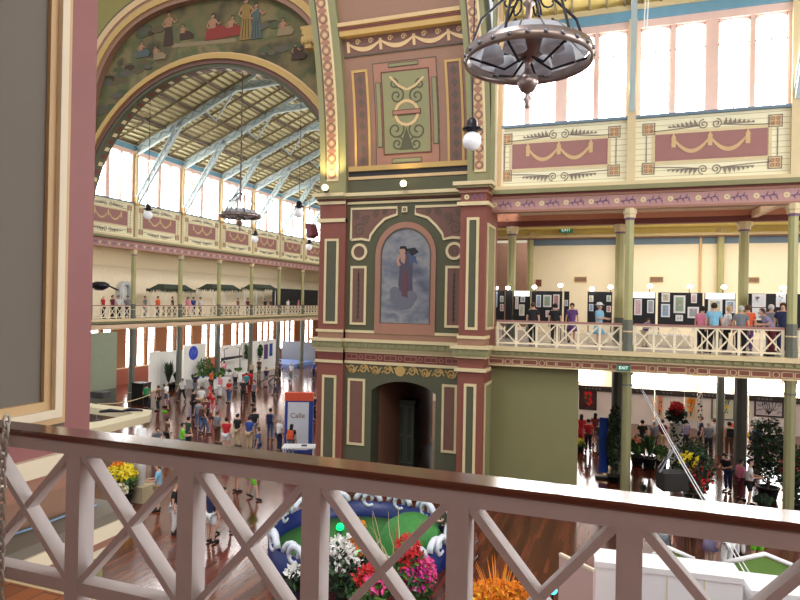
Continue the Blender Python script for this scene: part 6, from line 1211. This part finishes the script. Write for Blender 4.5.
# far gallery: thatched stalls, dark screen, white alcove, bracket loudspeakers
for (x0, x1, lab) in ((156, 187, 'thatched dark green stall roof nearest the pink pier on the far gallery'), (205, 234, 'thatched stall roof between the third and fourth far columns'), (249, 271, 'thatched stall roof right of the fourth far column')):
    a, b = onX(x0, 288, XL-3).y, onX(x1, 288, XL-3).y; z = onX((x0+x1)/2, 284.5, XL-3).z; X = XL-3; t = thing('thatched_stall', lab, 'stall', (X, (a+b)/2, GF), 'thatched stalls on the left gallery')
    h = MB(); c = (a+b)/2; h.add([(X-.9, a, z-.5), (X+.9, a, z-.5), (X+.9, b, z-.5), (X-.9, b, z-.5), (X-.3, a+.6, z), (X+.3, a+.6, z), (X+.3, b-.6, z), (X-.3, b-.6, z)], [(0, 3, 2, 1), (4, 5, 6, 7), (0, 1, 5, 4), (1, 2, 6, 5), (2, 3, 7, 6), (3, 0, 4, 7)], LEAF[0])
    for _ in range(220): y = random.uniform(a-.1, b+.1); xx = random.choice((X-.9, X+.9)); h.add([(xx, y-.06, z-.4), (xx, y+.06, z-.4), (xx+random.uniform(-.08, .08), y+random.uniform(-.15, .15), z-.5-random.uniform(.1, .32))], [(0, 1, 2)], LEAF[0])
    h.build('thatch', t)
    for sx in (-.75, .75):
        for y in (a+.3, b-.3): h = MB(); h.tube([(X+sx, y, GF), (X+sx, y, z-.45)], .05, 'white', 6); h.build('post', t)
    h = MB(); h.box(X+.3, X+.7, a+.5, b-.5, GF, GF+.95, 'roofd'); h.build('counter', t)
a, b = onX(273, 296, XL-3.5).y, onX(318, 296, XL-3.5).y; t = thing('dark_screen', 'long black backdrop screen on the far gallery by the last columns', 'screen', (XL-3.5, (a+b)/2, GF)); h = MB(FX(XL-3.5)); h.box(a, b, GF+.1, onX(290, 289, XL-3.5).z, -.06, 0, BOARD); h.build('cloth', t)
for y in (a, (a+b)/2, b): h = MB(FX(XL-3.5)); h.box(y-.04, y+.04, GF, .85, -.12, -.06, 'steel'); h.build('pole', t)
a, b = onX(118.5, 290, XQ+.3).y, onX(131, 290, XQ+.3).y; t = thing('white_alcove', 'white round-topped booth frame against the far gallery wall, left of the first column', 'booth', (XQ+.3, (a+b)/2, GF)); zt_ = onX(125, 281.5, XQ+.3).z; h = MB(FX(XQ+.3)); o_ = arch_line(a, b, GF, zt_); i_ = arch_line(a+.25, b-.25, GF, zt_-.25); h.band(i_, o_, -.25, .2, K('alcove_grey', (190, 196, 200))); h.build('frame', t); h = MB(FX(XQ+.3)); h.poly(i_, -.25, -.2, 'white'); h.build('back', t)
p = atD(311, 230, 27); t = thing('wall_loudspeaker', 'dark red bracketed loudspeaker on the left edge of the painted pier', 'loudspeaker', tuple(p)); f = frame_at(p, -1.9); h = MB(f); h.poly([(-.16, .3), (.16, .22), (.28, -.25), (-.02, -.36)], -.2, .2, K('speaker_red', (120, 62, 66))); h.build('cabinet', t); h = MB(); h.tube([p, p+Vector((.35, .1, .0)), p+Vector((.75, .15, .05))], .03, 'iron', 5); h.build('bracket', t)
p = onX(100, 286, XL+.8); t = thing('floodlight_rig', 'dark cage of floodlights on a bracket at the far gallery, beside the pink pier', 'floodlight', tuple(p))
h = MB(); h.lathe(p, [(.2, -.3), (.55, -.1), (.6, .15), (.3, .3)], 'iron', 12); h.build('head', t)
h = MB()
for i in range(4): h.tube([p+Vector((.3*math.cos(i*1.6), .3*math.sin(i*1.6), .2)), p+Vector((.9*math.cos(i*1.6), 1.1*math.sin(i*1.6)+.6, -.25))], .05, 'iron', 5)
h.tube([p, p+Vector((-.7, 0, -.1)), p+Vector((-.7, 0, GF-p.z+.02))], .05, 'iron', 5); h.build('bracket', t)
# ---- foreground: chain and cable
h = MB(); top = onZ(11, 413, -.62); c0 = fR(uR(10, 470)-.0, -.6, .02); Pc = Vector(fR(uR(9, 480)+.045, 0, .17)); z = -.615; L = .052
for i in range(28):
    zc = z-.040*i; dd = dr_ if i % 2 else nr_; sway = .02*(1-min(1, i/5)); cc = Vector((Pc.x, Pc.y, zc))+dr_*sway
    h.tube([cc+dd*.016*math.cos(a)+Vector((0, 0, .029*math.sin(a))) for a in [2*pi*j/12 for j in range(12)]], .0065, K('chain_grey', (186, 180, 170), rough=.4), 6, True)
tag(h.build('chain'), 'pale grey link chain hanging in front of the railing at the far left', 'chain')
h = MB(); a_, b_ = onZ(-20, 545, GF+.07), onZ(70, 514, GF+.07); h.tube([a_, a_.lerp(b_, .5)+Vector((.02, 0, 0)), b_, b_.lerp(a_, -.35)], .008, K('cable_blue', (130, 160, 190)), 6); tag(h.build('ledge_cable'), 'thin pale blue cable lying along the pier ledge behind the railing', 'cable')
# ---- windows on our own side and on the hidden side of the left arm (they light the hall)
for i in range(6):
    x = -3+3.2*i; g = MB(); g.frame(x, x+2.5, 5.5, 9.8, 0, 0, 0, 'windowpink') if 0 else None
    g = MB(FY(2.45)); g.frame(x, x+2.6, 6.6, 9.9, .12, -.03, .05, 'windowpink'); NWIN[0] += 1; o = g.build('window_%d' % NWIN[0]); o['kind'] = 'structure'; g = MB(); g.box(x+.1, x+2.5, 2.42, 2.44, 6.7, 9.8, 'glowsoft'); g.build('pane', o)
XH = 2*AX-XL
m = MB(); m.box(XH, XH+.3, 31, 84, 4, 7, 'boards'); m.box(XH, XH+.3, 31, 84, 10.6, 11.3, 'blue'); st('wall_hidden', m)
for i in range(13):
    y = 31.3+3.0*i; g = MB(); g.box(XH, XH+.2, y-.2, y, 7, 10.6, 'windowpink'); NWIN[0] += 1; o = g.build('window_%d' % NWIN[0]); o['kind'] = 'structure'; g = MB(); g.box(XH+.05, XH+.07, y, y+2.7, 7, 10.6, 'glow'); g.build('pane', o)
# ================================================================== LIGHT
w = bpy.data.worlds.new('world'); sc.world = w; w.use_nodes = True
bg = w.node_tree.nodes['Background']; bg.inputs['Color'].default_value = (.93, .96, 1, 1); bg.inputs['Strength'].default_value = .9
def area(name, loc, rot, sx, sy, power, col=(1, 1, 1)):
    l = bpy.data.lights.new(name, 'AREA'); l.shape = 'RECTANGLE'; l.size = sx; l.size_y = sy; l.energy = power; l.color = col
    o = bpy.data.objects.new(name, l); COL.objects.link(o); o.location = loc; o.rotation_euler = rot; return o
area('gallery_ceiling_lamps', (6, 33.5, 4.05), (0, 0, 0), 18, 4, 700, (1, .96, .88))
area('right_gallery_front_fill', (6, 27, 4.1), (0, 0, 0), 18, 3, 160, (1, .95, .86))  # added fill to brighten soffit and beam, stands for no lamp fitting
area('ground_aisle_lamps', (4, 36, -2.4), (0, 0, 0), 18, 8, 380, (1, .96, .88))
area('left_gallery_lamps', (XL-3.2, 50, 4.1), (0, 0, 0), 4, 38, 500, (1, .95, .88))
area('left_aisle_lamps', (XL-3, 50, -2.4), (0, 0, 0), 4, 38, 300, (1, .96, .9))
area('dome_lantern_daylight', (-9, 7, 24), (0.25, .2, 0), 9, 9, 3200, (.97, .98, 1))
area('arm_end_window_daylight', (19, 12.5, 5), (0, pi/2, 0), 9, 14, 2600, (.97, .98, 1))
area('own_gallery_fill', (1, -2.5, 3.7), (0, 0, 0), 8, 3, 40, (.95, .96, 1))  # unseen fill light added behind the eye to lift the railing fronts
vs = sc.view_settings; vs.view_transform = 'Standard'; vs.look = 'None'; vs.gamma = 1; vs.use_curve_mapping = False; vs.exposure = 0.0
